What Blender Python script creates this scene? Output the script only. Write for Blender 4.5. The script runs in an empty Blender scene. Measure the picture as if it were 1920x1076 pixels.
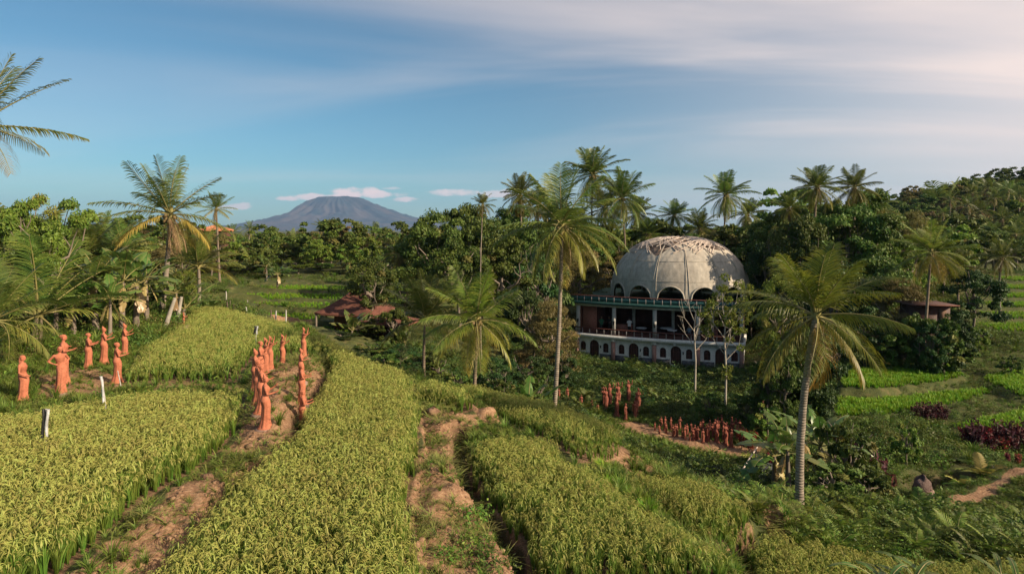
import bpy, bmesh, math, random
import numpy as np
from mathutils import Vector, Matrix
from math import pi, sin, cos, radians as R
S = bpy.context.scene
COL = S.collection
# ------------------------------------------------------------ camera
HC, FP, HY = 6.2, 1144.0, 432.0          # eye height, focal length in pixels (1920 wide), horizon row
cam = bpy.data.objects.new('camera', bpy.data.cameras.new('camera'))
COL.objects.link(cam)
cam.data.sensor_width = 36.0
cam.data.lens = FP/1920*36
cam.data.shift_y = -(538-HY)/1920
cam.data.clip_start = 0.1
cam.data.clip_end = 60000
cam.location = (0, 0, HC)
cam.rotation_euler = (R(90), 0, 0)
S.camera = cam
# ------------------------------------------------------------ light
SUN_AZ, SUN_EL = 117.0, 26.0             # degrees clockwise from +Y, height
w = bpy.data.worlds.new('World'); S.world = w; w.use_nodes = True
nt = w.node_tree; nt.nodes.clear()
def N(nt, t, **k):
    n = nt.nodes.new(t)
    for a, b in k.items():
        if a.startswith('i_'):
            n.inputs[a[2:].replace('_', ' ')].default_value = b
        else: setattr(n, a, b)
    return n
def L(nt, a, b): nt.links.new(a, b)
def ramp(nt, src, stops, interp='LINEAR'):
    n = nt.nodes.new('ShaderNodeValToRGB'); n.color_ramp.interpolation = interp
    e = n.color_ramp.elements
    while len(e) < len(stops): e.new(0.5)
    for i, (p, c) in enumerate(stops):
        e[i].position = p
        e[i].color = (c, c, c, 1) if isinstance(c, (int, float)) else (*c, 1)
    if src is not None: L(nt, src, n.inputs[0])
    return n
def math_(nt, op, a, b=None, clamp=False):
    n = nt.nodes.new('ShaderNodeMath'); n.operation = op; n.use_clamp = clamp
    for i, v in enumerate((a, b)):
        if v is None: continue
        if isinstance(v, (int, float)): n.inputs[i].default_value = v
        else: L(nt, v, n.inputs[i])
    return n.outputs[0]
sky = N(nt, 'ShaderNodeTexSky', sky_type='NISHITA', sun_disc=False)
sky.sun_elevation = R(SUN_EL); sky.sun_rotation = R(SUN_AZ)
sky.air_density = 1.0; sky.dust_density = 0.7; sky.ozone_density = 3.0; sky.altitude = 300
tc = N(nt, 'ShaderNodeTexCoord')
sep = N(nt, 'ShaderNodeSeparateXYZ'); L(nt, tc.outputs['Generated'], sep.inputs[0])
# plane projection of the direction: cirrus lie in a high sheet
dz = math_(nt, 'ADD', math_(nt, 'MAXIMUM', sep.outputs[2], 0.0), 0.12)
cu = math_(nt, 'DIVIDE', sep.outputs[0], dz); cv = math_(nt, 'DIVIDE', sep.outputs[1], dz)
cmb = N(nt, 'ShaderNodeCombineXYZ'); L(nt, cu, cmb.inputs[0]); L(nt, cv, cmb.inputs[1])
mp = N(nt, 'ShaderNodeMapping'); L(nt, cmb.outputs[0], mp.inputs[0])
mp.inputs['Rotation'].default_value = (0, 0, R(28)); mp.inputs['Scale'].default_value = (0.22, 0.62, 1); mp.inputs['Location'].default_value = (3.3, 1.7, 0)
n1 = N(nt, 'ShaderNodeTexNoise', i_Scale=1.0, i_Detail=5.0, i_Roughness=0.5, i_Distortion=0.9); L(nt, mp.outputs[0], n1.inputs['Vector'])
mp2 = N(nt, 'ShaderNodeMapping'); L(nt, cmb.outputs[0], mp2.inputs[0]); mp2.inputs['Scale'].default_value = (0.16, 0.2, 1); mp2.inputs['Location'].default_value = (7.3, 2.2, 0)
n2 = N(nt, 'ShaderNodeTexNoise', i_Scale=1.0, i_Detail=3.0, i_Roughness=0.45, i_Distortion=0.4); L(nt, mp2.outputs[0], n2.inputs['Vector'])
c1 = ramp(nt, n1.outputs[0], [(0.32, 0.0), (0.70, 1.0)], 'EASE')
c2 = ramp(nt, n2.outputs[0], [(0.34, 0.25), (0.60, 1.0)], 'EASE')
# thicker veil towards the sun (right)
az = math_(nt, 'ADD', math_(nt, 'MULTIPLY', sep.outputs[0], 0.85), 0.42, True)
cl = math_(nt, 'MULTIPLY', math_(nt, 'MULTIPLY', c1.outputs[0], c2.outputs[0]), math_(nt, 'ADD', az, 0.12), True)
cl = math_(nt, 'MULTIPLY', cl, 1.0)
veil = math_(nt, 'MULTIPLY', math_(nt, 'POWER', az, 4.0), 0.85)
cl = math_(nt, 'ADD', cl, veil, True)
mixc = N(nt, 'ShaderNodeMixRGB'); L(nt, cl, mixc.inputs[0]); tn = N(nt, 'ShaderNodeMixRGB', blend_type='MULTIPLY', i_Fac=1.0); L(nt, sky.outputs[0], tn.inputs[1]); tn.inputs[2].default_value = (0.45, 0.67, 0.67, 1)
L(nt, tn.outputs[0], mixc.inputs[1])
mixc.inputs[2].default_value = (6.5, 5.4, 4.95, 1)
# small cumulus low over the horizon: u = x/y, v = z/y of the direction
yy_ = math_(nt, 'MAXIMUM', sep.outputs[1], 0.05)
u_ = math_(nt, 'DIVIDE', sep.outputs[0], yy_); v_ = math_(nt, 'DIVIDE', sep.outputs[2], yy_)
cq = N(nt, 'ShaderNodeCombineXYZ'); L(nt, u_, cq.inputs[0]); L(nt, math_(nt, 'MULTIPLY', v_, 1.8), cq.inputs[1])
nq = N(nt, 'ShaderNodeTexNoise', i_Scale=38.0, i_Detail=5.0, i_Roughness=0.55); L(nt, cq.outputs[0], nq.inputs['Vector'])
cur = mixc.outputs[0]; CDY = 5
for (px, py, rx, ry, amt) in [(655, 357, 48, 13, 1.0), (700, 360, 62, 8, .9), (760, 369, 30, 6, .8), (590, 364, 62, 7, .85), (540, 368, 30, 5, .8), (690, 352, 20, 8, .8), (852, 356, 58, 8, .75), (940, 358, 46, 10, .7), (445, 382, 42, 8, .7), (735, 348, 20, 4, .4)]:
    u0, v0 = (px-960)/FP, (HY-py-CDY)/FP
    du = math_(nt, 'DIVIDE', math_(nt, 'SUBTRACT', u_, u0), rx/FP); dv = math_(nt, 'DIVIDE', math_(nt, 'SUBTRACT', v_, v0), ry/FP)
    d2 = math_(nt, 'ADD', math_(nt, 'MULTIPLY', du, du), math_(nt, 'MULTIPLY', dv, dv))
    q = math_(nt, 'SUBTRACT', math_(nt, 'ADD', math_(nt, 'MULTIPLY', nq.outputs[0], 2.6), -0.35), d2)
    q = math_(nt, 'MULTIPLY', ramp(nt, math_(nt, 'MULTIPLY', q, 0.9), [(0.0, 0.0), (0.75, 1.0)], 'EASE').outputs[0], amt)
    mm = N(nt, 'ShaderNodeMixRGB'); L(nt, q, mm.inputs[0]); L(nt, cur, mm.inputs[1]); mm.inputs[2].default_value = (7.2, 5.6, 5.3, 1); cur = mm.outputs[0]
bg = N(nt, 'ShaderNodeBackground', i_Strength=0.1); L(nt, cur, bg.inputs[0])
wo = N(nt, 'ShaderNodeOutputWorld'); L(nt, bg.outputs[0], wo.inputs[0])
sl = bpy.data.lights.new('sun', 'SUN'); sl.energy = 5.0; sl.angle = R(0.6); sl.color = (1.0, 0.83, 0.62)
sun = bpy.data.objects.new('sun', sl); COL.objects.link(sun)
TO_SUN = Vector((sin(R(SUN_AZ))*cos(R(SUN_EL)), cos(R(SUN_AZ))*cos(R(SUN_EL)), sin(R(SUN_EL))))
sun.rotation_euler = TO_SUN.to_track_quat('Z', 'Y').to_euler()
S.view_settings.view_transform = 'Standard'; S.view_settings.look = 'None'
S.view_settings.exposure = 0.64; S.view_settings.gamma = 1.0; S.view_settings.use_curve_mapping = False
S.render.engine = 'CYCLES'
cy = S.cycles
cy.max_bounces = 5; cy.diffuse_bounces = 2; cy.glossy_bounces = 1; cy.transmission_bounces = 3; cy.volume_bounces = 0; cy.transparent_max_bounces = 4
cy.caustics_reflective = False; cy.caustics_refractive = False
try: cy.use_denoising = True
except Exception: pass

rng = np.random.default_rng(7)
random.seed(7)
# ------------------------------------------------------------ pixel helpers (rows and columns of the 1920 px photograph)
def G(px, py, z):                        # the ground point seen at px,py when it lies at height z
    Y = (HC-z)*FP/(py-HY)
    return ((px-960)/FP*Y, Y)
def X(px, Y): return (px-960)/FP*Y
def Z(py, Y): return HC-(py-HY)*Y/FP

# ------------------------------------------------------------ mesh building
class MB:
    def __init__(s): s.v = []; s.t = []; s.f = []; s.n = 0
    def add(s, v, f, mat=0, tint=0.5):
        """v (N,3); f list/array of quads or tris; tint scalar / (N,) / (N,2)"""
        v = np.asarray(v, float).reshape(-1, 3); f = np.asarray(f, int)
        k = len(v); t = np.zeros((k, 2)); t[:, 1] = 0.0
        tt = np.asarray(tint, float)
        if tt.ndim == 2: t[:] = tt
        elif tt.ndim == 1 and len(tt) == 2 and k != 2: t[:] = tt
        else: t[:, 0] = tt
        s.v.append(v); s.t.append(t); s.f.append((f+s.n, mat)); s.n += k
    def merge(s, o, M=None):
        v = np.concatenate(o.v)
        if M is not None:
            A = np.array(M); v = v@A[:3, :3].T+A[:3, 3]
        s.v.append(v); s.t.append(np.concatenate(o.t))
        for f, m in o.f: s.f.append((f+s.n, m))
        s.n += len(v)
    def mesh(s, name, mats, smooth=False):
        me = bpy.data.meshes.new(name)
        v = np.concatenate(s.v).astype(np.float32); t = np.concatenate(s.t)
        idx = np.concatenate([f.ravel() for f, m in s.f]).astype(np.int32)
        tot = np.concatenate([np.full(len(f), f.shape[1], np.int32) for f, m in s.f])
        mi = np.concatenate([np.full(len(f), m, np.int32) for f, m in s.f])
        st = np.concatenate([[0], np.cumsum(tot)[:-1]]).astype(np.int32)
        me.vertices.add(len(v)); me.vertices.foreach_set('co', v.ravel())
        me.loops.add(len(idx)); me.loops.foreach_set('vertex_index', idx)
        me.polygons.add(len(tot)); me.polygons.foreach_set('loop_start', st); me.polygons.foreach_set('loop_total', tot)
        me.polygons.foreach_set('material_index', mi)
        if smooth: me.polygons.foreach_set('use_smooth', np.ones(len(tot), bool))
        a = me.color_attributes.new('tint', 'FLOAT_COLOR', 'POINT')
        c = np.ones((len(v), 4), np.float32); c[:, 0] = t[:, 0]; c[:, 1] = t[:, 1]; c[:, 2] = 0
        a.data.foreach_set('color', c.ravel())
        for m in (mats if isinstance(mats, (list, tuple)) else [mats]): me.materials.append(m)
        me.update(calc_edges=True)
        return me
def put(name, me, parent=None, loc=(0, 0, 0), rz=0, sc=None, **p):
    o = bpy.data.objects.new(name, me); COL.objects.link(o)
    o.location = loc; o.rotation_euler = (0, 0, rz)
    if sc is not None: o.scale = sc if isinstance(sc, (tuple, list)) else (sc, sc, sc)
    if parent is not None: o.parent = parent
    for k, v in p.items():
        if v is not None: o[{'cat': 'category'}.get(k, k)] = v
    return o
def thing(name, label, cat, loc=(0, 0, 0), rz=0, group=None, sc=None):
    return put(name, None, None, loc, rz, sc, label=label, cat=cat, group=group)

def box(mb, x0, x1, y0, y1, z0, z1, mat=0, tint=0.5, M=None, nx=1):
    """a box, optionally cut into nx slices along x"""
    v = []; f = []
    for i in range(nx+1):
        x = x0+(x1-x0)*i/nx
        v += [(x, y0, z0), (x, y1, z0), (x, y1, z1), (x, y0, z1)]
    for i in range(nx):
        a = 4*i
        for k in range(4):
            l = (k+1) % 4
            f.append((a+k, a+l, a+4+l, a+4+k))
    f.append((3, 2, 1, 0)); a = 4*nx; f.append((a, a+1, a+2, a+3))
    v = np.array(v, float)
    if M is not None: A = np.array(M); v = v@A[:3, :3].T+A[:3, 3]
    mb.add(v, f, mat, tint)
def tube(mb, P, rad, n=8, mat=0, tint=0.5, cap=True, jitter=0.0, rings=None):
    P = np.asarray(P, float); k = len(P); rad = np.broadcast_to(np.asarray(rad, float), (k,))
    T = np.gradient(P, axis=0); T /= np.linalg.norm(T, axis=1)[:, None]+1e-9
    ref = np.array([0, 0, 1.0]) if abs(T[0][2]) < 0.9 else np.array([1.0, 0, 0])
    V = []
    u = np.cross(T[0], ref); u /= np.linalg.norm(u)
    for i in range(k):
        u = u-T[i]*np.dot(u, T[i]); u /= np.linalg.norm(u)+1e-9; w_ = np.cross(T[i], u)
        a = np.arange(n)*2*pi/n
        r = rad[i]*(1+jitter*rng.standard_normal(n)) if jitter else rad[i]*np.ones(n)
        V.append(P[i]+np.outer(np.cos(a)*r, u)+np.outer(np.sin(a)*r, w_))
    V = np.concatenate(V); F = []
    for i in range(k-1):
        for j in range(n):
            F.append((i*n+j, i*n+(j+1) % n, (i+1)*n+(j+1) % n, (i+1)*n+j))
    tn = np.repeat(np.asarray(tint), n) if np.ndim(tint) == 1 and len(np.atleast_1d(tint)) == k else tint
    mb.add(V, F, mat, tn)
    if cap:
        c0 = np.arange(n)
        mb.add(np.vstack([V[-n:], P[-1:]]), [(j, (j+1) % n, n) for j in c0], mat, 0.5 if np.ndim(tint) else tint)
        mb.add(np.vstack([V[:n], P[:1]]), [((j+1) % n, j, n) for j in c0], mat, 0.5 if np.ndim(tint) else tint)
def frames(n, up=0.0, r=rng):
    """n random orthonormal pairs, normals biased upwards"""
    d = r.standard_normal((n, 3)); d[:, 2] += up
    d /= np.linalg.norm(d, axis=1)[:, None]
    a = r.standard_normal((n, 3)); a -= d*np.sum(a*d, 1)[:, None]; a /= np.linalg.norm(a, axis=1)[:, None]
    return d, a, np.cross(d, a)
def leaves(mb, C, size, up=0.6, mat=0, tint=None, asp=0.5, hang=0.0, bias=None):
    """pointed leaves (two tris folded along the midrib) at centres C"""
    n = len(C); d, a, b = frames(n, up)
    if bias is not None:
        d = d+bias; d /= np.linalg.norm(d, axis=1)[:, None]
        a -= d*np.sum(a*d, 1)[:, None]; a /= np.linalg.norm(a, axis=1)[:, None]; b = np.cross(d, a)
    if hang:
        a[:, 2] -= hang; a /= np.linalg.norm(a, axis=1)[:, None]
        b = np.cross(d, a); b /= np.linalg.norm(b, axis=1)[:, None]
    s = (size*rng.uniform(0.6, 1.3, n))[:, None] if np.ndim(size) == 0 else np.asarray(size)[:, None]
    V = np.stack([C-a*s, C+b*s*asp-d*s*0.12, C+a*s, C-b*s*asp-d*s*0.12], 1).reshape(-1, 3)
    F = np.arange(4*n).reshape(n, 4)
    if tint is None: tint = rng.uniform(0, 1, n)
    t = np.asarray(tint); t = np.repeat(t, 4, axis=0) if t.ndim else tint
    mb.add(V, F, mat, t)

# ------------------------------------------------------------ materials
def newmat(name):
    m = bpy.data.materials.new(name); m.use_nodes = True; m.node_tree.nodes.clear(); return m
def leafmat(name, ca, cb, cc=None, tr=0.28, rough=0.55, var=0.25, spec=0.25):
    """ca..cb along tint.x, cc mixed by tint.y; each object slightly different"""
    m = newmat(name); t = m.node_tree
    at = N(t, 'ShaderNodeAttribute', attribute_name='tint'); sp = N(t, 'ShaderNodeSeparateColor'); L(t, at.outputs['Color'], sp.inputs[0])
    mx = N(t, 'ShaderNodeMixRGB'); L(t, sp.outputs[0], mx.inputs[0]); mx.inputs[1].default_value = (*ca, 1); mx.inputs[2].default_value = (*cb, 1)
    out = mx.outputs[0]
    if cc is not None:
        m2 = N(t, 'ShaderNodeMixRGB'); L(t, sp.outputs[1], m2.inputs[0]); L(t, out, m2.inputs[1]); m2.inputs[2].default_value = (*cc, 1); out = m2.outputs[0]
    oi = N(t, 'ShaderNodeObjectInfo')
    hs = N(t, 'ShaderNodeHueSaturation'); L(t, out, hs.inputs['Color'])
    L(t, math_(t, 'ADD', math_(t, 'MULTIPLY', oi.outputs['Random'], 0.05), 0.475), hs.inputs['Hue'])
    L(t, math_(t, 'ADD', math_(t, 'MULTIPLY', oi.outputs['Random'], 2*var), 1-var), hs.inputs['Value'])
    b = N(t, 'ShaderNodeBsdfPrincipled', i_Roughness=rough); b.inputs['Specular IOR Level'].default_value = spec
    L(t, hs.outputs[0], b.inputs['Base Color'])
    tl = N(t, 'ShaderNodeBsdfTranslucent'); L(t, hs.outputs[0], tl.inputs[0])
    ms = N(t, 'ShaderNodeMixShader', i_Fac=tr); L(t, b.outputs[0], ms.inputs[1]); L(t, tl.outputs[0], ms.inputs[2])
    o = N(t, 'ShaderNodeOutputMaterial'); L(t, ms.outputs[0], o.inputs[0])
    return m
def surf(name, ca, cb, scale=4.0, rough=0.8, bump=0.3, detail=5.0, stretch=(1, 1, 1), obj=True, spec=0.3, cc=None, dist=0.0, bd=0.02, lo=0.35, hi=0.65):
    m = newmat(name); t = m.node_tree
    c = N(t, 'ShaderNodeTexCoord'); mp = N(t, 'ShaderNodeMapping'); L(t, c.outputs['Object' if obj else 'Generated'], mp.inputs[0]); mp.inputs['Scale'].default_value = stretch
    n = N(t, 'ShaderNodeTexNoise', i_Scale=scale, i_Detail=detail, i_Roughness=0.62, i_Distortion=dist); L(t, mp.outputs[0], n.inputs['Vector'])
    st = [(lo, ca), (hi, cb)]
    if cc is not None: st.append((min(hi+0.15, 1), cc))
    r = ramp(t, n.outputs[0], st)
    n2 = N(t, 'ShaderNodeTexNoise', i_Scale=scale*7, i_Detail=3.0); L(t, mp.outputs[0], n2.inputs['Vector'])
    mu = N(t, 'ShaderNodeMixRGB', blend_type='MULTIPLY', i_Fac=0.5); L(t, r.outputs[0], mu.inputs[1]); L(t, ramp(t, n2.outputs[0], [(0.3, 0.55), (0.7, 1.15)]).outputs[0], mu.inputs[2])
    b = N(t, 'ShaderNodeBsdfPrincipled', i_Roughness=rough); b.inputs['Specular IOR Level'].default_value = spec
    L(t, mu.outputs[0], b.inputs['Base Color'])
    bp = N(t, 'ShaderNodeBump', i_Strength=bump, i_Distance=bd); L(t, n2.outputs[0], bp.inputs['Height']); L(t, bp.outputs[0], b.inputs['Normal'])
    o = N(t, 'ShaderNodeOutputMaterial'); L(t, b.outputs[0], o.inputs[0])
    return m
M = {}
M['rice'] = leafmat('rice leaves', (0.080, 0.168, 0.020), (0.22, 0.315, 0.042), (0.48, 0.46, 0.13), tr=0.30, var=0.16)
M['rice_young'] = leafmat('young rice', (0.13, 0.28, 0.018), (0.28, 0.44, 0.03), (0.4, 0.45, 0.06), tr=0.35, var=0.12)
M['grass'] = leafmat('grass', (0.065, 0.135, 0.016), (0.17, 0.24, 0.03), (0.42, 0.36, 0.12), tr=0.3)
M['leaf'] = leafmat('broad leaves', (0.032, 0.075, 0.012), (0.115, 0.175, 0.028), (0.26, 0.22, 0.06), tr=0.25)
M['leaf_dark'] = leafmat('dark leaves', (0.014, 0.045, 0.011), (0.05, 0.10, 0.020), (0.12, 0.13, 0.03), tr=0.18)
M['leaf_light'] = leafmat('light leaves', (0.065, 0.145, 0.018), (0.18, 0.27, 0.035), (0.35, 0.28, 0.08), tr=0.33)
M['leaf_dry'] = leafmat('olive leaves', (0.085, 0.080, 0.025), (0.18, 0.15, 0.045), (0.32, 0.22, 0.09), tr=0.25)
M['palm'] = leafmat('palm leaflets', (0.035, 0.080, 0.016), (0.135, 0.18, 0.030), (0.40, 0.29, 0.06), tr=0.30, rough=0.42, spec=0.4)
M['palm_bright'] = leafmat('bright palm leaflets', (0.055, 0.125, 0.016), (0.19, 0.27, 0.035), (0.46, 0.33, 0.05), tr=0.36, rough=0.42, spec=0.4)
M['rachis'] = surf('frond stalk', (0.20, 0.19, 0.06), (0.32, 0.26, 0.10), 3, 0.6)
M['dead'] = leafmat('dry fronds', (0.22, 0.13, 0.06), (0.42, 0.28, 0.15), tr=0.2)
M['banana'] = leafmat('banana leaves', (0.05, 0.12, 0.02), (0.13, 0.22, 0.04), (0.45, 0.33, 0.14), tr=0.38, rough=0.35, spec=0.5)
M['red_leaf'] = leafmat('red leaves', (0.10, 0.012, 0.018), (0.30, 0.03, 0.035), (0.05, 0.06, 0.02), tr=0.3)
M['purple_leaf'] = leafmat('purple leaves', (0.045, 0.012, 0.02), (0.13, 0.035, 0.045), (0.04, 0.06, 0.02), tr=0.25)
M['bark'] = surf('bark', (0.13, 0.10, 0.075), (0.28, 0.23, 0.18), 3, 0.9, 0.6, stretch=(1, 1, 0.3))
M['bark_pale'] = surf('pale bark', (0.28, 0.25, 0.20), (0.45, 0.40, 0.33), 3, 0.9, 0.5)
M['coconut'] = surf('coconut husk', (0.10, 0.07, 0.03), (0.26, 0.18, 0.07), 4, 0.6)
# ------------------------------------------------------------ ground
def inside(poly, x, y):
    poly = np.asarray(poly, float); r = np.zeros(x.shape, bool); n = len(poly)
    for i in range(n):
        x0, y0 = poly[i]; x1, y1 = poly[(i+1) % n]
        if y0 == y1: continue
        c = ((y0 > y) != (y1 > y)) & (x < (x1-x0)*(y-y0)/(y1-y0)+x0)
        r ^= c
    return r
def dist_line(poly, x, y, closed=True):
    poly = np.asarray(poly, float); d = np.full(x.shape, 1e9); n = len(poly)
    for i in range(n if closed else n-1):
        a = poly[i]; b = poly[(i+1) % n]; ab = b-a; l2 = ab@ab+1e-12
        t = np.clip(((x-a[0])*ab[0]+(y-a[1])*ab[1])/l2, 0, 1)
        d = np.minimum(d, np.hypot(x-a[0]-t*ab[0], y-a[1]-t*ab[1]))
    return d
def sdf(poly, x, y):
    d = dist_line(poly, x, y); return np.where(inside(poly, x, y), -d, d)
def sstep(a, b, v):
    t = np.clip((v-a)/(b-a), 0, 1); return t*t*(3-2*t)
def wob(x, y, s, seed=0.0):
    return (np.sin(x/s*1.7+seed+1.3*np.sin(y/s*0.9+seed))+np.sin(y/s*1.9-seed*2+1.1*np.sin(x/s*1.3+seed))+0.5*np.sin((x+y)/s*3.1+seed*3))/2.5
# control heights: (px, py, z) seen ground, or world (x, y, z) with a leading 'w'
CT = []
gz0 = lambda l, z: [G(px, py, z) for px, py in l]
def ct(*a):
    for px, py, z in a:
        x, y = G(px, py, z); CT.append((x, y, z))
def cw(*a): CT.extend(a)
ct((0, 1076, 0), (120, 1076, 0), (300, 930, 0), (450, 800, 0), (0, 850, 0), (0, 755, 0), (113, 738, 0), (240, 715, 0), (455, 720, 0), (350, 620, 0), (430, 580, -.1), (260, 640, .1), (65, 655, .1), (0, 660, .1),
   (290, 1076, -.25), (480, 880, -.2), (600, 760, -.2), (620, 680, -.2), (560, 610, -.3), (700, 720, -.3), (760, 900, -.4), (780, 1060, -.45), (760, 730, -.35), (660, 665, -.4), (740, 700, -.5), (800, 715, -.7),
   (870, 870, -.75), (980, 1060, -.9), (900, 790, -.8), (1200, 960, -1.1), (1330, 1060, -1.3), (1100, 1000, -.95), 
   (1180, 900, -1.9), (1420, 960, -2.1), (1300, 1020, -1.9), (1420, 1010, -2.3), (1500, 972, -2.9), (1450, 1076, -2.6), (1600, 1040, -2.8), (1900, 1040, -2.9),
   (1160, 800, -6), (1280, 830, -6), (1400, 850, -6), (1430, 880, -6), (1700, 925, -5.2), (1780, 940, -5.2), (1880, 915, -5.0), (1910, 880, -4.7),
   (1560, 850, -5.2), (1850, 850, -6.1), (1920, 850, -6.1), (1760, 880, -5.6), (1650, 800, -4.9), (1500, 800, -5.6))
cw((0, 2, 0), (-12, 3, .1), (12, 3, -2.6), (20, 8, -3.0), (30, 15, -3.6), (-20, 5, .1), (-30, 25, .3), (-45, 40, .5), (0, -6, 0), (8, 28, -5.1), (5.5, 26, -4.2), (11, 28, -5.4), (9, 25, -4.5), (2, 30, -4.0), (0, 36, -3.9), (-5, 36, -2.4), (-9, 40, -1.6), (-8, 34, -1.6), (-3, 33, -2.6), (4, 33, -5.4),
   (10, 42, -5.9), (15, 45, -6.1), (0, 45, -4.4), (-2, 62, -4.0), (13, 53, -6.8), (20, 50, -6.4), (5, 56, -6.2), (7, 65.5, -7.3), (22, 59, -7.3), (14, 61, -7.4), (14, 70, -7.3), (24, 66, -7.0), (8, 76, -6.0), (22, 76, -6.0), (-4, 48, -2.8), (-14, 50, -1.3), (-12, 60, -1.2), (-20, 55, -.8), (-14, 75, -.6), (-30, 75, 0), (-30, 50, .1), (-50, 60, .8),
   (24, 44, -4.6), (32, 44, -4.6), (40, 42, -4.7), (27, 38, -4.9), (38, 37, -5.0), (30, 50, -4.2), (40, 52, -3.6), (45, 60, -3.0), (55, 72, -2.0), (70, 90, -1.0), (33, 62, -3.3), (32, 75, -1.8), (12, 92, -1.5), (0, 85, -.6),
   (50, 38, -4.8), (60, 50, -3.5), (80, 60, -1.5), (-60, 90, 0), (0, 110, 0), (60, 120, 1), (-100, 60, 2), (100, 80, 2), (-90, 120, 0.5), (-40, 120, -.2), (14, 24, -5.0), (18, 22, -4.7), (13, 21.5, -3.6), (24, 22, -5.0), (20, 19.5, -3.7), (18.5, 24.4, -5.35), (22, 25, -5.35), (16, 24.3, -5.3))
for a_ in gz0([(865, 716), (905, 728), (960, 744), (1040, 758), (1100, 780)], -1.1): cw((a_[0], a_[1], -1.65))
cw((*G(1172, 814, -1.4), -1.95))
ct((1172, 852, -1.5), (1120, 868, -1.2), (1080, 862, -1.05), (1045, 843, -1.0), (1000, 818, -1.0), (960, 802, -1.0), (930, 782, -1.0), (900, 758, -1.0))
CT = np.array(CT)
def _solve():
    P = CT[:, :2]; D = np.sqrt(((P[:, None]-P[None])**2).sum(-1)+1.0)
    n = len(P); A = np.zeros((n+3, n+3)); A[:n, :n] = D+np.eye(n)*0.02; A[:n, n] = 1; A[:n, n+1:] = P; A[n:, :n] = A[:n, n:].T
    return np.linalg.solve(A, np.concatenate([CT[:, 2], np.zeros(3)]))
RBF = _solve()
def base_h(x, y):
    sh = x.shape; x = x.ravel(); y = y.ravel(); h = np.full(x.shape, RBF[-3])+RBF[-2]*x+RBF[-1]*y
    for (cx, cy_, _), wt in zip(CT, RBF[:-3]): h += wt*np.sqrt((x-cx)**2+(y-cy_)**2+1.0)
    r = np.hypot(x, y-30)
    far = -1.0+14*np.exp(-((x-150)**2+(y-175)**2)/(52**2))+10*np.exp(-((x-215)**2+(y-215)**2)/(75**2))
    k = sstep(60, 130, r)
    h = h*(1-k)+far*k
    return h.reshape(sh)
gz = lambda l, z: [G(px, py, z) for px, py in l]
# rice terraces: polygon, height
F_left = gz([(110, 1090), (255, 955), (330, 905), (400, 862), (440, 815), (455, 770), (452, 738)], 0)+gz([(440, 722), (340, 722), (240, 730), (130, 748), (30, 764), (-80, 772)], .78)+[(-26, 10), (-10, 8)]
F_back = gz([(226, 722), (330, 716), (448, 718), (460, 690)], 0)+gz([(474, 655), (520, 632), (560, 612), (540, 601), (500, 593), (450, 580), (432, 576)], .55)+gz([(352, 588), (350, 612), (300, 650), (262, 672), (245, 700)], 0)
F_mid = gz([(318, 1050), (400, 960), (440, 915), (520, 868), (556, 832), (560, 795), (600, 740), (625, 700)], -.25)+gz([(618, 668), (585, 640), (570, 618), (600, 622), (640, 640), (690, 665), (735, 680), (790, 700)], .45)+\
        gz([(775, 728), (775, 770), (790, 800), (790, 860), (770, 930), (765, 1000), (800, 1100)], -.35)+[(-1.6, 8), (-6, 8)]
F_strip = gz([(770, 726), (800, 706), (860, 722), (905, 742)], .1)+gz([(925, 772), (880, 776), (800, 775), (772, 760)], -.6)
F_ridge = gz([(865, 716), (905, 728), (960, 744), (1040, 758), (1100, 780)], -1.1)+gz([(1172, 814)], -1.4)+gz([(1172, 852)], -1.5)+gz([(1120, 868)], -1.2)+gz([(1100, 866), (1080, 862), (1045, 843), (1000, 818), (960, 802), (930, 782), (900, 758), (872, 742)], -1.0)
F_right = gz([(872, 822), (905, 800), (960, 796), (1040, 805), (1070, 845)], -.1)+gz([(1110, 905), (1170, 955), (1240, 1005), (1300, 1040), (1400, 1110)], -1.0)+gz([(1000, 1110), (960, 1010), (885, 915), (868, 870)], -1.0)
F_low = gz([(1150, 874), (1200, 868), (1280, 874), (1345, 891), (1432, 936)], -1.15)+gz([(1428, 990), (1395, 1020), (1300, 1034), (1235, 990), (1170, 930)], -1.95)
F_front = gz([(1385, 1110), (1400, 1050), (1450, 1010)], -2.6)+gz([(1490, 985), (1560, 995), (1640, 1010), (1720, 1022), (1800, 1024), (1930, 1012), (2100, 1010)], -1.8)+[(16, 9), (5, 8)]
F_join = gz([(472, 680), (520, 652), (560, 630), (572, 634), (587, 657), (600, 659), (540, 668), (488, 689)], 0)
TER = [(F_join, -.05, .3), (F_left, 0.0, .25), (F_back, 0.0, .3), (F_mid, -.28, .2), (F_strip, -.6, .2), (F_ridge, None, .3), (F_right, -.95, .25), (F_low, -1.95, .3), (F_front, -2.65, .3)]
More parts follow.
